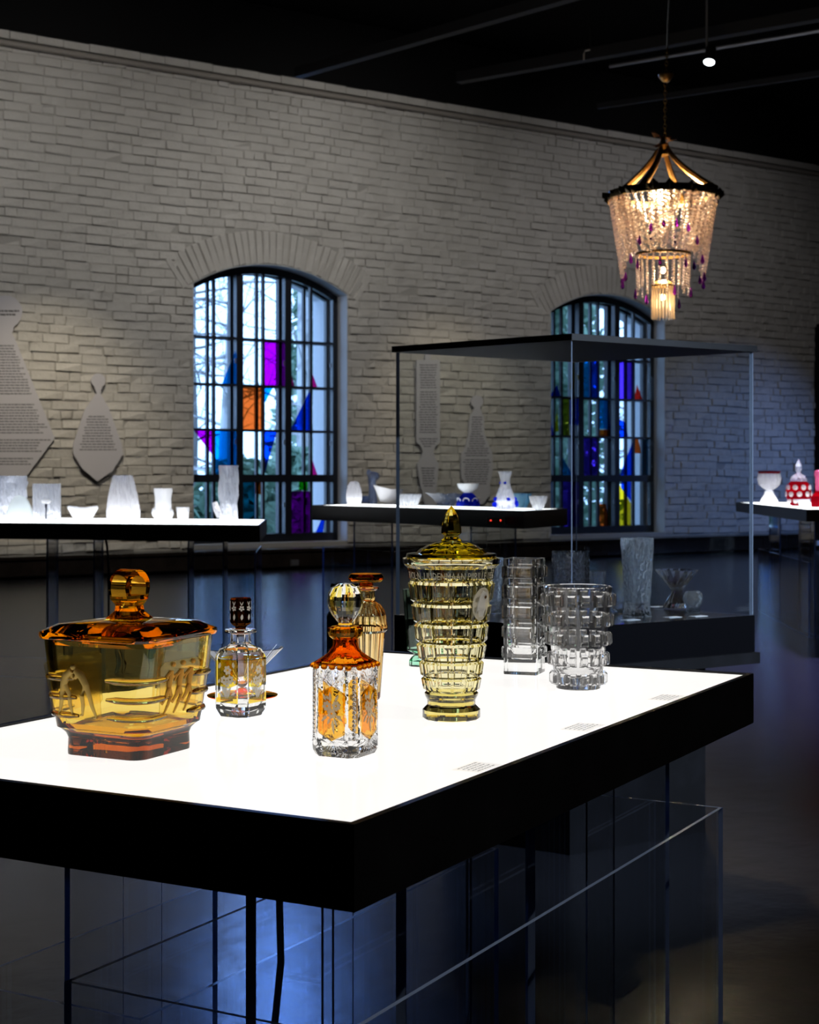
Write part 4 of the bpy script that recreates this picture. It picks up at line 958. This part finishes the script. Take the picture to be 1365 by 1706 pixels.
# smoke-coloured bottle
SB = thing('smoke_bottle', 'dark smoke-grey square bottle with flat disc stopper', 'bottle', (*on(574, 1140, ZS)[:2], ZS), math.radians(-30))
Geo().loft([octsq(s_, s_*.16, z_) for s_, z_ in ((.058, 0), (.060, .004), (.060, .142), (.052, .150), (.034, .154), (.030, .160), (.030, .182), (.040, .185), (.040, .188), (.024, .188), (.024, .158), (.046, .143), (.050, .136), (.050, .012), (.006, .010))]).build('body', 'smoke', SB, 20)
Geo().loft(lathe([(.004, .178), (.010, .186), (.010, .194), (.028, .200), (.0295, .204), (.028, .2075), (.002, .2080)], 24)).build('stopper', 'smoke', SB, 30)

# green vase
GV = thing('green_vase', 'pale green angular glass vase on a square foot', 'vase', (*on(704, 1109, ZS)[:2], ZS), math.radians(-28))
Geo().loft([octsq(s_, s_*.2, z_) for s_, z_ in ((.052, 0), (.052, .012), (.044, .019), (.034, .024), (.036, .029), (.060, .036), (.066, .085), (.076, .170), (.077, .174), (.070, .174), (.060, .085), (.053, .040), (.006, .038))]).build('body', 'green', GV, 15)

# yellow trophy vase
kt = 2.769/F; ZY = 1196.0
TV = thing('trophy_vase', 'tall yellow lidded trophy vase cut in rows of square facets', 'vase', (*on(752.3, 1196, ZS)[:2], ZS))
tz = lambda y: (ZY-y)*kt
def facet_ring(r, z_, gr=.955, n=12, ph=-PI/2, dl=.055):
    out = []; h = PI/n
    for k in range(n):
        a0 = ph+2*PI*k/n; rc = r*math.cos(h*.55)
        out += [(r*gr*math.cos(a0), r*gr*math.sin(a0), z_)]
        for a in (a0+dl, a0+2*h-dl):
            rr = rc/math.cos(a-(a0+h)); out.append((rr*math.cos(a), rr*math.sin(a), z_))
    return out
def round36(r, z_): 
    return [(r*math.cos(math.atan2(y, x)), r*math.sin(math.atan2(y, x)), z_) for x, y, _ in facet_ring(1, 0)]
rows = [(1150, 44), (1127, 48.5), (1100, 52), (1070, 56.5), (1038, 60.5), (1004, 65), (967, 70.5)]
rr = [round36(46*kt, 0), round36(48*kt, .002), round36(48*kt, tz(1181)), round36(44*kt, tz(1177)), round36(40*kt, tz(1173)), round36(40*kt, tz(1166)), round36(44*kt, tz(1158)), round36(44.8*kt, tz(1154)), round36(42*kt, tz(1151))]
for (ya, ra), (yb, rb) in zip(rows, rows[1:]):
    h_ = (ya-yb); rr += [facet_ring(ra*.955*kt, tz(ya-.5), .97), facet_ring((ra+(rb-ra)*.12+1.8)*kt, tz(ya-h_*.14)), facet_ring((ra+(rb-ra)*.86+1.8)*kt, tz(yb+h_*.14)), facet_ring(rb*.955*kt, tz(yb+.5), .97)]
rr += [round36(68.5*kt, tz(965.5)), round36(70.5*kt, tz(964)), round36(73*kt, tz(946)), round36(77*kt, tz(943)), round36(79.5*kt, tz(940)), round36(81*kt, tz(931)), round36(79.5*kt, tz(929.5)), round36(75*kt, tz(929.5)), round36(73.5*kt, tz(939)), round36(64*kt, tz(944)), round36(61*kt, tz(966)), round36(52*kt, tz(1038)), round36(40*kt, tz(1110)), round36(33*kt, tz(1142)), round36(24*kt, tz(1149)), round36(1*kt, tz(1151))]
Geo().loft(rr).build('body', 'topaz', TV, 14)
ld = [round36(60*kt, tz(936)), round36(74.5*kt, tz(930.5)), round36(75.5*kt, tz(927)), round36(74*kt, tz(922.5)), round36(60*kt, tz(921.5))]
for (ra, ya), (rb, yb) in (((58, 921), (50, 914.5)), ((49, 914), (38, 908.5)), ((37, 908), (24, 904))):
    ld += [facet_ring(ra*kt, tz(ya), .97), facet_ring((ra*.3+rb*.7)*kt, tz(yb+.3)), facet_ring(rb*kt*.97, tz(yb), .97)]
ld += [round36(17*kt, tz(903)), round36(17.5*kt, tz(900)), round36(13*kt, tz(897.5)), round36(12.5*kt, tz(894)), round36(1*kt, tz(894))]
LD = Geo().loft(ld).build('lid', 'topaz_deep', TV, 14)
Geo().loft([circ(8, r*kt, tz(y), .2) for r, y in ((11, 893.8), (17.6, 888.5), (16.8, 880), (14.5, 869), (10.5, 858), (5.5, 849.5), (.5, 843.5))]).build('finial', glass('finial_topaz', (1, .94, .62), 0, 1.5, (6, 9, 40)), LD, 8)
vt, ft = text_flat('RVOL:N  UUDENMAAN PIIRILLE 1936', .0190)
xm = max(v.x for v in vt); half_ang = math.radians(74); sc_x = half_ang/xm
def wrap(v):
    a = -PI/2+v.x*sc_x-math.radians(3); zz = tz(962.5)+v.y*.92; r_ = (70.5+(964-(ZY-zz/kt))/(964-946)*2.5)*kt+.0005
    return (r_*math.cos(a), r_*math.sin(a), zz)
link_mesh('engraved_lettering', [wrap(v) for v in vt], ft, 'etch_panel', TV, fix=False)
am = math.radians(-90+46); rm = (65+3.6)*kt; g = Geo(); el = []
def oval(a_, b_, out, n=22):
    return [(a_*math.cos(2*PI*i/n), b_*math.sin(2*PI*i/n)) for i in range(n)]
def mp(u, v, out): 
    a = am+u/rm; zz = tz(1003)+v; r_ = (60.5+(1038-(ZY-zz/kt))/(1038-967)*10.5+1.0)*kt+out; return (r_*math.cos(a), r_*math.sin(a), zz)
slab(g, oval(.021, .029, 0), mp, .0012); g.build('medallion', 'etch_panel', TV)
g = Geo(); slab(g, [(-.002, .024), (.008, .020), (.012, .010), (.006, .004), (.010, -.010), (.004, -.022), (-.004, -.022), (-.008, -.008), (-.013, -.016), (-.010, .004), (-.006, .016)], mp, .0026); g.build('medallion_relief', 'etch', TV)
g = Geo(); slab(g, [(.003, .012), (.006, .015), (.009, .012), (.006, .009)], mp, .0034); g.build('medallion_eye', 'brass', TV)

# square clear vase with raised bands
kq = 3.41/F
QV = thing('banded_square_vase', 'clear square glass vase with raised rectangular bands', 'vase', (*on(874, 1121, ZS)[:2], ZS), math.radians(-19))
S = .075
Geo().loft([rsq(s_, r_, z_, 3) for s_, r_, z_ in ((S-.002, .004, 0), (S, .004, .001), (S+.002, .005, .245), (S+.001, .005, .250), (S-.012, .010, .250), (S-.014, .012, .100), (S-.018, .014, .055), (S-.030, .014, .044), (.006, .002, .043))]).build('body', 'clear', QV, 20)
for ya, yb in ((943, 963), (975, 997), (1008, 1030), (1042, 1062), (1076, 1095)):
    z0, z1 = (1121-yb)*kq, (1121-ya)*kq; w_ = S/2-.010
    for f_ in range(4):
        h_ = lambda z_: S/2-.0012
        pl = face_plane(f_, h_); g = Geo(); n0 = [(-w_, z0), (w_, z0), (w_, z1), (-w_, z1)]
        n1 = [(-w_+.003, z0+.003), (w_-.003, z0+.003), (w_-.003, z1-.003), (-w_+.003, z1-.003)]
        g.add([pl(a, b, 0) for a, b in n0]+[pl(a, b, .006) for a, b in n0]+[pl(a, b, .0085) for a, b in n1], [(3, 2, 1, 0)]+[(i, (i+1) % 4, 4+(i+1) % 4, 4+i) for i in range(4)]+[(4+i, 4+(i+1) % 4, 8+(i+1) % 4, 8+i) for i in range(4)]+[(8, 9, 10, 11)])
        g.build('band', 'clear', QV)

# studded tumbler vase
kv = 3.157/F
SV = thing('studded_vase', 'clear round vase with rows of square glass studs', 'vase', (*on(963.8, 1147, ZS)[:2], ZS))
vr = lambda z_: (36.5+(56.5-36.5)*min(1, (z_/kv)/170)**.85)*kv
Geo().loft(lathe([(.040, 0), (vr(0), .002), (vr(.018), .018)]+[(vr(z_), z_) for z_ in (.05, .09, .13, .17, .200)]+[(vr(.206), .2055), (vr(.2)-.002, .2070), (vr(.2)-.005, .2060)]+[(vr(z_)-.0065, z_) for z_ in (.17, .13, .09, .05)]+[(.034, .032), (.020, .027), (.001, .026)], 48)).build('body', 'sparkle', SV, 30)
sm = None
for ri, yc in enumerate((998.5, 1031.5, 1063, 1096, 1128)):
    z_ = (1147-yc)*kv; n = 16; wv = 2*PI*vr(z_)/n*.64/2; hv = 9.6*kv
    sm = None
    for k in range(n):
        a = 2*PI*(k+.5*0)/n+.10
        if sm is None:
            d0, d1 = -.0015, .0105; g = Geo()
            g.add([(d0, -wv, -hv), (d0, wv, -hv), (d0, wv, hv), (d0, -wv, hv), (d1-.003, -wv, -hv), (d1-.003, wv, -hv), (d1-.003, wv, hv), (d1-.003, -wv, hv), (d1, -wv*.72, -hv*.72), (d1, wv*.72, -hv*.72), (d1, wv*.72, hv*.72), (d1, -wv*.72, hv*.72)],
                  [(3, 2, 1, 0), (8, 9, 10, 11)]+[(i, (i+1) % 4, 4+(i+1) % 4, 4+i) for i in range(4)]+[(4+i, 4+(i+1) % 4, 8+(i+1) % 4, 8+i) for i in range(4)])
            o = sm = g.build('stud', 'sparkle', SV)
        else: o = sm.copy(); COL.objects.link(o)
        r_ = vr(z_); o.location = (r_*math.cos(a), r_*math.sin(a), z_); o.rotation_euler = (0, 0, a)

# caption cards on the near table
def card(px, py, wd, dp, label):
    c = on(px, py, ZS); o = thing('caption_card', label, 'label', (c.x, c.y, ZS+.0002), -TH+PI/2)
    Geo().box(-wd/2, wd/2, -dp/2, dp/2, 0, .0012).build('card', sheet_card, o, fix=False)
    g = Geo(); rd = random.Random(int(px))
    for r_ in range(5):
        y_ = dp/2-.008-r_*.008; x_ = -wd/2+.006
        while x_ < wd/2-.016 and x_ < wd/2-.02*rd.random():
            L = rd.uniform(.004, .011); g.add([(x_, y_, .0015), (x_+L, y_, .0015), (x_+L, y_+.0020, .0015), (x_, y_+.0020, .0015)], [(0, 1, 2, 3)]); x_ += L+.002
    g.build('printed_text', 'faint_print', o, fix=False)['kind'] = 'stuff'
sheet_card = sheet('clear_card', (.965, .96, .955), 1.0, 1.2, 0.12)
card(795, 1279, .075, .045, 'clear caption card on the lit table in front of the ball-stopper decanter'); card(972, 1212, .085, .05, 'clear caption card on the lit table in front of the yellow trophy'); card(1112, 1163, .085, .05, 'clear caption card on the lit table in front of the studded vase')

# ------------------------------------------------------------------ exhibits in the glass case
def at(px, py, z): q = on(px, py, z); return (q.x, q.y, z), q.y/F
def noisy(rings, amp, seed):
    rd = random.Random(seed); return [[(x*(1+rd.uniform(-amp, amp)), y*(1+rd.uniform(-amp, amp)), z_) for x, y, z_ in r] for r in rings]
p_, k_ = at(1062, 1027, ZV)
t = thing('pebbled_vase', 'tall clear square vase with pebbled surface in the glass case', 'vase', p_, .5)
rings = [rsq(s_*k_, 4*k_, z_*k_, 3) for s_, z_ in ((36, 0), (38, 2), (33, 12), (33, 18))]+noisy([rsq((33+8*i/9)*k_, 4*k_, (22+i*11)*k_, 3) for i in range(10)], .05, 4)+[rsq(41*k_, 4*k_, 131*k_, 3), rsq(35*k_, 4*k_, 131*k_, 3), rsq(31*k_, 4*k_, 60*k_, 3), rsq(26*k_, 4*k_, 24*k_, 3), rsq(3*k_, 1*k_, 22*k_, 3)]
Geo().loft(rings).build('body', 'ice_lump', t, 10)
p_, k_ = at(1155, 1021, ZV)
t = thing('globe_vase', 'small clear globe vase with dimpled surface in the glass case', 'vase', p_)
pr = [(10, 0), (12, 2), (10.5, 8), (12, 12), (15, 18), (16.5, 24), (15, 31), (12, 35), (11, 36), (9.5, 35), (12, 28), (13, 23), (9, 12), (1, 10)]
Geo().loft(noisy([circ(20, r*k_, z_*k_) for r, z_ in pr], .05, 8)).build('body', 'ice_lump', t, 10)
p_, k_ = at(951, 1022, ZV)
t = thing('fern_cut_vase', 'wide clear cylinder vase cut with fern leaves in the glass case', 'vase', p_)
Geo().loft(lathe([(r*k_, z_*k_) for r, z_ in ((29, 0), (31, 2), (31, 103), (30, 104), (28, 104), (27.5, 20), (20, 12), (1, 11))], 40)).build('body', 'cut_streak', t, 30)
for q in range(10):
    a = 2*PI*q/10; g = Geo()
    pl = lambda u, b, out, a=a: ((31*k_+out)*math.cos(a+u/(31*k_)), (31*k_+out)*math.sin(a+u/(31*k_)), b)
    for i in range(8):
        z_ = (16+i*10)*k_; leaf(g, 0, z_, 8*k_, z_+9*k_, 1.6*k_, pl, .0012); leaf(g, 0, z_, -8*k_, z_+9*k_, 1.6*k_, pl, .0012)
    g.build('fern_cut', 'sparkle', t)
p_, k_ = at(996, 1012, ZV)
t = thing('flared_tumbler', 'small clear flared tumbler behind the fern-cut vase', 'glass', p_)
Geo().loft([flute(r*k_, z_*k_, 14, .06) for r, z_ in ((9, 0), (10, 2), (10, 14), (15, 60), (14, 61), (9, 20), (1, 14))]).build('body', 'sparkle', t, 15)
p_, k_ = at(822, 1022, ZV)
t = thing('ridged_crystal_vase', 'clear crystal vase with wavy ridges half hidden behind the yellow trophy', 'vase', p_)
Geo().loft(noisy([circ(26, r*k_, z_*k_) for r, z_ in ((13, 0), (15, 3), (13, 14), (15, 28), (13.5, 40), (16, 54), (14.5, 66), (17, 80), (18, 92), (16, 93), (13, 60), (10, 20), (1, 14))], .06, 2)).build('body', 'ice_lump', t, 12)
p_, k_ = at(1034, 1020, ZV)
t = thing('crystal_leaf_dish', 'clear crystal leaf-shaped dish beside the pebbled vase', 'dish', p_, .3)
Geo().loft([[(x*1.5, y, z_+abs(x)*.25) for x, y, z_ in circ(16, r*k_, zz*k_)] for r, zz in ((8, 0), (9, 2), (15, 16), (14, 17), (8, 5), (1, 4))]).build('body', 'sparkle', t, 20)
p_, k_ = at(1128, 1012, ZV)
t = thing('fan_bowl', 'clear swirl-cut bowl on a spreading foot at the back of the glass case', 'bowl', p_)
Geo().loft([[(r*k_*math.cos(a+tw), r*k_*math.sin(a+tw)*.9, z_*k_) for a in [2*PI*i/28 for i in range(28)] for r in [r0*(1-.06*(round(a*28/2/PI) % 2))]] for r0, z_, tw in ((24, 0, 0), (22, 4, .1), (10, 24, .3), (9, 28, .4), (20, 42, .6), (36, 62, .9), (37, 63, .9), (34, 63, .9), (18, 44, .6), (4, 36, .4))]).build('body', 'sparkle', t, 20)
for px, py, lab in ((1051, 1033, 'white caption card in front of the pebbled vase'), (1121, 1028.5, 'white caption card between the pebbled vase and the globe vase'), (1163, 1026.5, 'white caption card under the globe vase'), (1096, 1011, 'white caption card behind the pebbled vase')):
    c_ = on(px, py, ZV); o = thing('caption_card', lab, 'label', (c_.x, c_.y, ZV+.0003), .6)
    if px == 1163: o.location.y -= .012
    Geo().box(-.032, .032, -.018, .018, 0, .0012).build('card', 'white_card', o, fix=False)
    g = Geo()
    for r_ in range(3): g.box(-.024, .016-.006*r_, -.010+r_*.008, -.0085+r_*.008, .0012, .0014)
    g.build('printed_text', 'print', o, fix=False)['kind'] = 'stuff'

# ------------------------------------------------------------------ exhibits on the table of ice-like vases
ZS2 = Z2-.004
def put(name, label, cat, px, py, zs, rz=0.0, group=None):
    p_, k_ = at(px, py, zs); return thing(name, label, cat, p_, rz, group), k_
def vess(px_prof, k, n=32, seed=None, amp=.0, fl=None):
    rg = [flute(r*k, z_*k, fl[0], fl[1]) if fl else circ(n, r*k, z_*k) for r, z_ in px_prof]
    return Geo().loft(noisy(rg, amp, seed) if amp else rg)
t, k = put('faceted_ice_vase', 'large clear vase with deep crystal facets at the end of the row', 'vase', 20, 868.5, ZS2)
rg = []; rd = random.Random(12)
for i in range(8): rg.append([((22+3.5*i/7+rd.uniform(-3.5, 3.5))*k*math.cos(2*PI*j/11+.28*(i % 2)), (22+3.5*i/7+rd.uniform(-3.5, 3.5))*k*math.sin(2*PI*j/11+.28*(i % 2)), i*10.8*k) for j in range(11)])
rg += [circ(11, 22*k, 75*k), circ(11, 17*k, 25*k), circ(11, 2*k, 18*k)]
Geo().loft(rg).build('body', 'ice_glass', t, 5)
t, k = put('dome_block', 'frosted half-dome glass block in front of the faceted ice vase', 'sculpture', 33, 869.5, ZS2)
Geo().loft([[(x, y*.35, z_) for x, y, z_ in circ(24, r*k, z_*k)] for r, z_ in ((21, 0), (23, 2), (22, 12), (19, 25), (14, 36), (8, 42), (1, 44.5))]).build('body', crystal('grey_frost', (.95, .97, .97), (.75, .80, .80), .6, .1), t, 30)
t, k = put('clear_block', 'clear rectangular glass block with a bubble inside', 'sculpture', 78, 866, ZS2, .12)
Geo().box(-22*k, 22*k, -10*k, 10*k, 0, 60*k).build('body', 'ice_glass', t, fix=False)
Geo().ball((0, -10.2*k, 31*k), 8*k, 14, 8, (1, .15, .55)).build('bubble', 'milk_glass', t, 60); Geo().tube([(0, -10.2*k, 2*k), (0, -10.2*k, 27*k)], 1.5*k, 6).build('bubble_stem', 'smoke', t, 60)
t, k = put('shell_dish', 'low frosted white shell-shaped dish', 'dish', 138, 865.5, ZS2)
Geo().loft([[(x, y*.6, z_+(.004 if i % 2 else 0)+(abs(x)*.12)) for i, (x, y, z_) in enumerate(circ(20, r*k, zz*k))] for r, zz in ((14, 0), (17, 2), (26, 16), (25, 19), (16, 19), (10, 8), (1, 6))]).build('body', 'milk_glass', t, 30)
t, k = put('ribbed_ice_vase', 'rounded clear vase with melting vertical ribs beside the shell dish', 'vase', 205, 867, ZS2)
Geo().loft([[(x*(1+.06*math.sin(9*math.atan2(y, x)+z_*8)), y*(1+.06*math.sin(9*math.atan2(y, x)+z_*8)), z_) for x, y, z_ in circ(40, r*k, zz*k)] for r, zz in ((24, 0), (26.5, 4), (27, 16), (24.5, 34), (20, 56), (16.5, 72), (14.5, 75), (11, 74), (15, 50), (19, 26), (17, 14), (1, 10))]).build('body', 'white_glass', t, 40)
t, k = put('frosted_stump_vase', 'frosted white glass vase shaped like a tree stump with burrs', 'vase', 272, 865.5, ZS2)
Geo().loft(noisy([circ(14, r*k, z_*k) for r, z_ in ((14, 0), (15, 5), (13.5, 20), (13.5, 34), (15, 47), (15.5, 52), (12, 50), (10, 20), (1, 14))], .05, 5)).build('body', 'milk_glass', t, 30)
Geo().ball((-12*k, -3*k, 12*k), 7*k, 8, 6, (1, 1, 1.3)).build('burr', 'milk_glass', t, 50); Geo().ball((12*k, -3*k, 11*k), 6*k, 8, 6, (1, 1, 1.3)).build('burr', 'milk_glass', t, 50)
t, k = put('frosted_stump_cup', 'small frosted white glass cup beside the stump vase', 'cup', 305, 865, ZS2)
Geo().loft(noisy([circ(12, r*k, z_*k) for r, z_ in ((8, 0), (9, 2), (10.5, 14), (11, 20), (8.5, 20), (7, 6), (1, 5))], .06, 6)).build('body', 'milk_glass', t, 30)
t, k = put('bark_vase', 'tall clear vase with bark texture and a side twig', 'vase', 381, 870.5, ZS2)
rg = [circ(22, r*k, z_*k) for r, z_ in [(15.5, 0), (17, 3)]+[(15.5-.9*math.sin(i*.7)+(1.2 if i > 9 else 0), 6+i*7.6) for i in range(12)]+[(16, 95), (12, 94), (10, 30), (1, 14)]]
Geo().loft(noisy(rg, .09, 9)).build('body', 'ice_glass', t, 12)
g = Geo(); g.tube([(-12*k, -4*k, 12*k), (-19*k, -5*k, 22*k), (-23*k, -5*k, 34*k)], [8*k, 6*k, 4.5*k], 9); g.build('twig', 'white_glass', t, 20)

# ------------------------------------------------------------------ exhibits on the white bowl table
ZS3 = Z3-.004
t, k = put('egg_vase', 'egg-shaped white ribbed glass vase', 'vase', 590, 842, ZS3)
Geo().loft([flute(r*k, z_*k, 16, .03) for r, z_ in ((9, 0), (11.5, 3), (13.5, 12), (12.5, 24), (9, 36), (5.5, 40), (4, 40), (8, 28), (10, 12), (1, 5))]).build('body', 'white_glass', t, 20)
t, k = put('knotted_vase', 'slim twisted glass vase with a folded top', 'vase', 621, 839, ZS3)
Geo().loft([[(x+dx*k, y, z_) for x, y, z_ in circ(14, r*k, zz*k)] for r, zz, dx in ((7.5, 0, 0), (8, 3, 0), (6, 20, 0), (6, 36, -1), (9, 44, 1), (8, 50, 0), (4, 53, 0))]).build('body', 'ice_glass', t, 40)
Geo().ball((7*k, -2*k, 46*k), 6*k, 10, 6, (.8, .8, 1)).build('fold', 'white_glass', t, 60); Geo().ball((-6*k, -2*k, 51*k), 5*k, 10, 6, (.8, .8, 1.2)).build('fold', 'white_glass', t, 60)
t, k = put('small_dish', 'very small white glass dish beside the knotted vase', 'dish', 607, 837.5, ZS3)
vess([(6, 0), (7, 1), (10, 11), (9, 11), (5, 3), (1, 2)], k, 18).build('body', 'white_glass', t, 30)
t, k = put('flared_bowl', 'white glass bowl with a drawn-out lip', 'bowl', 652, 840, ZS3)
Geo().loft([[(x*(1.5 if x < 0 else 1.0), y, z_+(.35*abs(x) if x < 0 else 0)) for x, y, z_ in circ(24, r*k, zz*k)] for r, zz in ((12, 0), (13, 2), (17, 16), (20, 25), (18, 25), (12, 8), (1, 5))]).build('body', 'milk_glass', t, 30)
t, k = put('fluted_white_bowl', 'low fluted white glass bowl between the lipped bowl and the star bowl', 'bowl', 681, 843.5, ZS3)
vess([(13, 0), (15, 2), (20, 14), (22, 20), (20, 20), (12, 6), (1, 4)], k, fl=(16, .06)).build('body', 'white_glass', t, 15)
t, k = put('star_bowl', 'wide white glass bowl with pointed star rim', 'bowl', 743, 842.5, ZS3)
Geo().loft([[(x*(1+ex*(i % 2)), y*(1+ex*(i % 2)), z_+(ex*.03*(i % 2))) for i, (x, y, z_) in enumerate(circ(16, r*k, zz*k))] for r, zz, ex in ((13, 0, 0), (14, 2, 0), (22, 12, .1), (27, 19, .35), (25, 19, .35), (12, 5, 0), (1, 3, 0))]).build('body', 'aqua_glass' if False else 'white_glass', t, 10)
t, k = put('footed_bowl', 'white glass bowl raised on a cobalt blue domed base', 'bowl', 780, 843.5, ZS3)
vess([(19, 0), (20, 3), (17, 12), (10, 20), (5, 23)], k, 24).build('base', 'blue_glass', t, 40)
g = Geo()
for q in range(7):
    a = 2*PI*q/7; ring_ = [((17.5+1.5*math.cos(tt))*k*math.cos(a+.3*math.sin(tt)), (17.5+1.5*math.cos(tt))*k*math.sin(a+.3*math.sin(tt)), (9+5*math.cos(tt))*k) for tt in [2*PI*j/10 for j in range(11)]]
    g.tube(ring_, .9*k, 5)
g.build('ring_relief', 'milk_glass', t, 40)
vess([(5, 22), (8, 24), (16, 30), (18.5, 38), (17.5, 38), (14, 31), (1, 27)], k, 24).build('bowl', 'milk_glass', t, 40)
t, k = put('cobalt_vase', 'clear vase with a waisted neck and cobalt blue clouds', 'vase', 842, 848.5, ZS3)
vess([(14, 0), (17, 3), (18, 12), (14.5, 24), (9, 38), (7.5, 48), (9.5, 57), (12, 63), (11, 63), (6, 48), (10, 30), (13, 12), (1, 6)], k, 28).build('body', 'white_glass', t, 40)
rd = random.Random(31)
for q in range(16):
    a = rd.uniform(0, 2*PI); zz = rd.choice((8, 11, 14, 17, 20, 30, 44)); r = 18.3 if zz < 14 else (16.6 if zz < 19 else (15.6 if zz < 25 else (11.2 if zz < 40 else 8.0)))
    Geo().ball((r*k*math.cos(a)*.96, r*k*math.sin(a)*.96, zz*k), rd.uniform(3.5, 6.5)*k if zz < 25 else 3*k, 8, 5, (.9, .9, .8)).build('blue_cloud', 'blue_glass', t, 60)
t, k = put('aqua_bowl', 'pale aqua fluted glass bowl behind the cobalt vase', 'bowl', 868, 846, ZS3)
vess([(9, 0), (11, 2), (16, 14), (18, 24), (16.5, 24), (9, 6), (1, 4)], k, fl=(12, .08)).build('body', 'aqua_glass', t, 15)
t, k = put('small_fluted_bowl', 'small clear fluted bowl at the corner of the white bowl table', 'bowl', 897, 849.5, ZS3)
vess([(6, 0), (8, 2), (13, 13), (15.5, 23), (14, 23), (7, 6), (1, 4)], k, fl=(10, .10)).build('body', 'white_glass', t, 15)
# stand-by lights of a small device on the edge of that table
dv = thing('control_box', 'small black control box with red lights on the edge of the white bowl table', 'device', (*tuple(P(826, 868, 9.30)),))
Geo().box(-.055, .055, -.02, .012, -.02, .022).build('housing', 'black', dv, fix=False)
for x_ in (-.03, .028): Geo().ball((x_, -.021, .004), .0045, 8, 5).build('red_light', 'led_red', dv, 60)

# ------------------------------------------------------------------ exhibits on the ruby table
ZS4 = Z4-.004
t, k = put('ruby_rim_goblet', 'clear cut goblet bowl with ruby rim on a flared foot', 'goblet', 1282, 838, ZS4)
vess([(14.5, 0), (15, 1.5), (12, 8), (7.5, 16), (7, 20), (1, 21)], k, 24).build('foot', 'white_glass', t, 40)
vess([(4, 21), (10, 24), (17.5, 31), (20, 40), (18.5, 49), (16.5, 49), (17, 40), (10, 28), (1, 25)], k, fl=(14, .06)).build('bowl', 'white_glass', t, 15)
vess([(17.3, 49.2), (18.3, 51), (18.5, 53), (16, 53), (16, 49.2)], k, 24).build('rim', 'ruby_glass', t, 30)
t, k = put('ruby_ball_jar', 'round ruby overlay jar with white lenses and pointed lid', 'jar', 1331, 843, ZS4)
vess([(11, 0), (14, 2), (20.5, 16), (21, 24), (18, 36), (13, 41), (1, 41)], k, 30).build('body', 'ruby_glass', t, 40)
for rw, (zz, rr_) in enumerate(((9, 17.6), (20, 20.9), (31, 19.8))):
    for q in range(9):
        a = 2*PI*(q+.5*(rw % 2))/9; o = Geo().ball((0, 0, 0), 4.6*k, 10, 6, (.22, 1, 1)).build('lens', 'milk_glass', t, 60); o.location = (rr_*k*math.cos(a), rr_*k*math.sin(a), zz*k); o.rotation_euler = (0, 0, a)
lid = vess([(13.5, 41.3), (14.5, 43), (11, 50), (4, 54), (3, 56), (5, 60), (5.5, 66), (3, 73), (.4, 78)], k, fl=(10, .05)).build('lid', 'ice_glass', t, 15)
t, k = put('pink_bowl', 'small white and pink bowl in front of the ruby ball jar', 'bowl', 1339, 846, ZS4)
vess([(5, 0), (6, 1), (10, 12), (11, 14), (9.5, 14), (5, 3), (1, 2)], k, 20).build('body', 'milk_glass', t, 30)
t, k = put('ruby_bottle', 'slim pink bottle with a ruby body beside the ruby ball jar', 'bottle', 1364, 845, ZS4)
vess([(11, 0), (12, 2), (12, 18), (6, 24), (5.5, 27)], k, 20).build('body', 'ruby_glass', t, 30)
vess([(5, 27.2), (5, 50), (6.5, 53), (6, 60), (3, 62), (.5, 62)], k, 16).build('neck', 'pink_glass', t, 40)
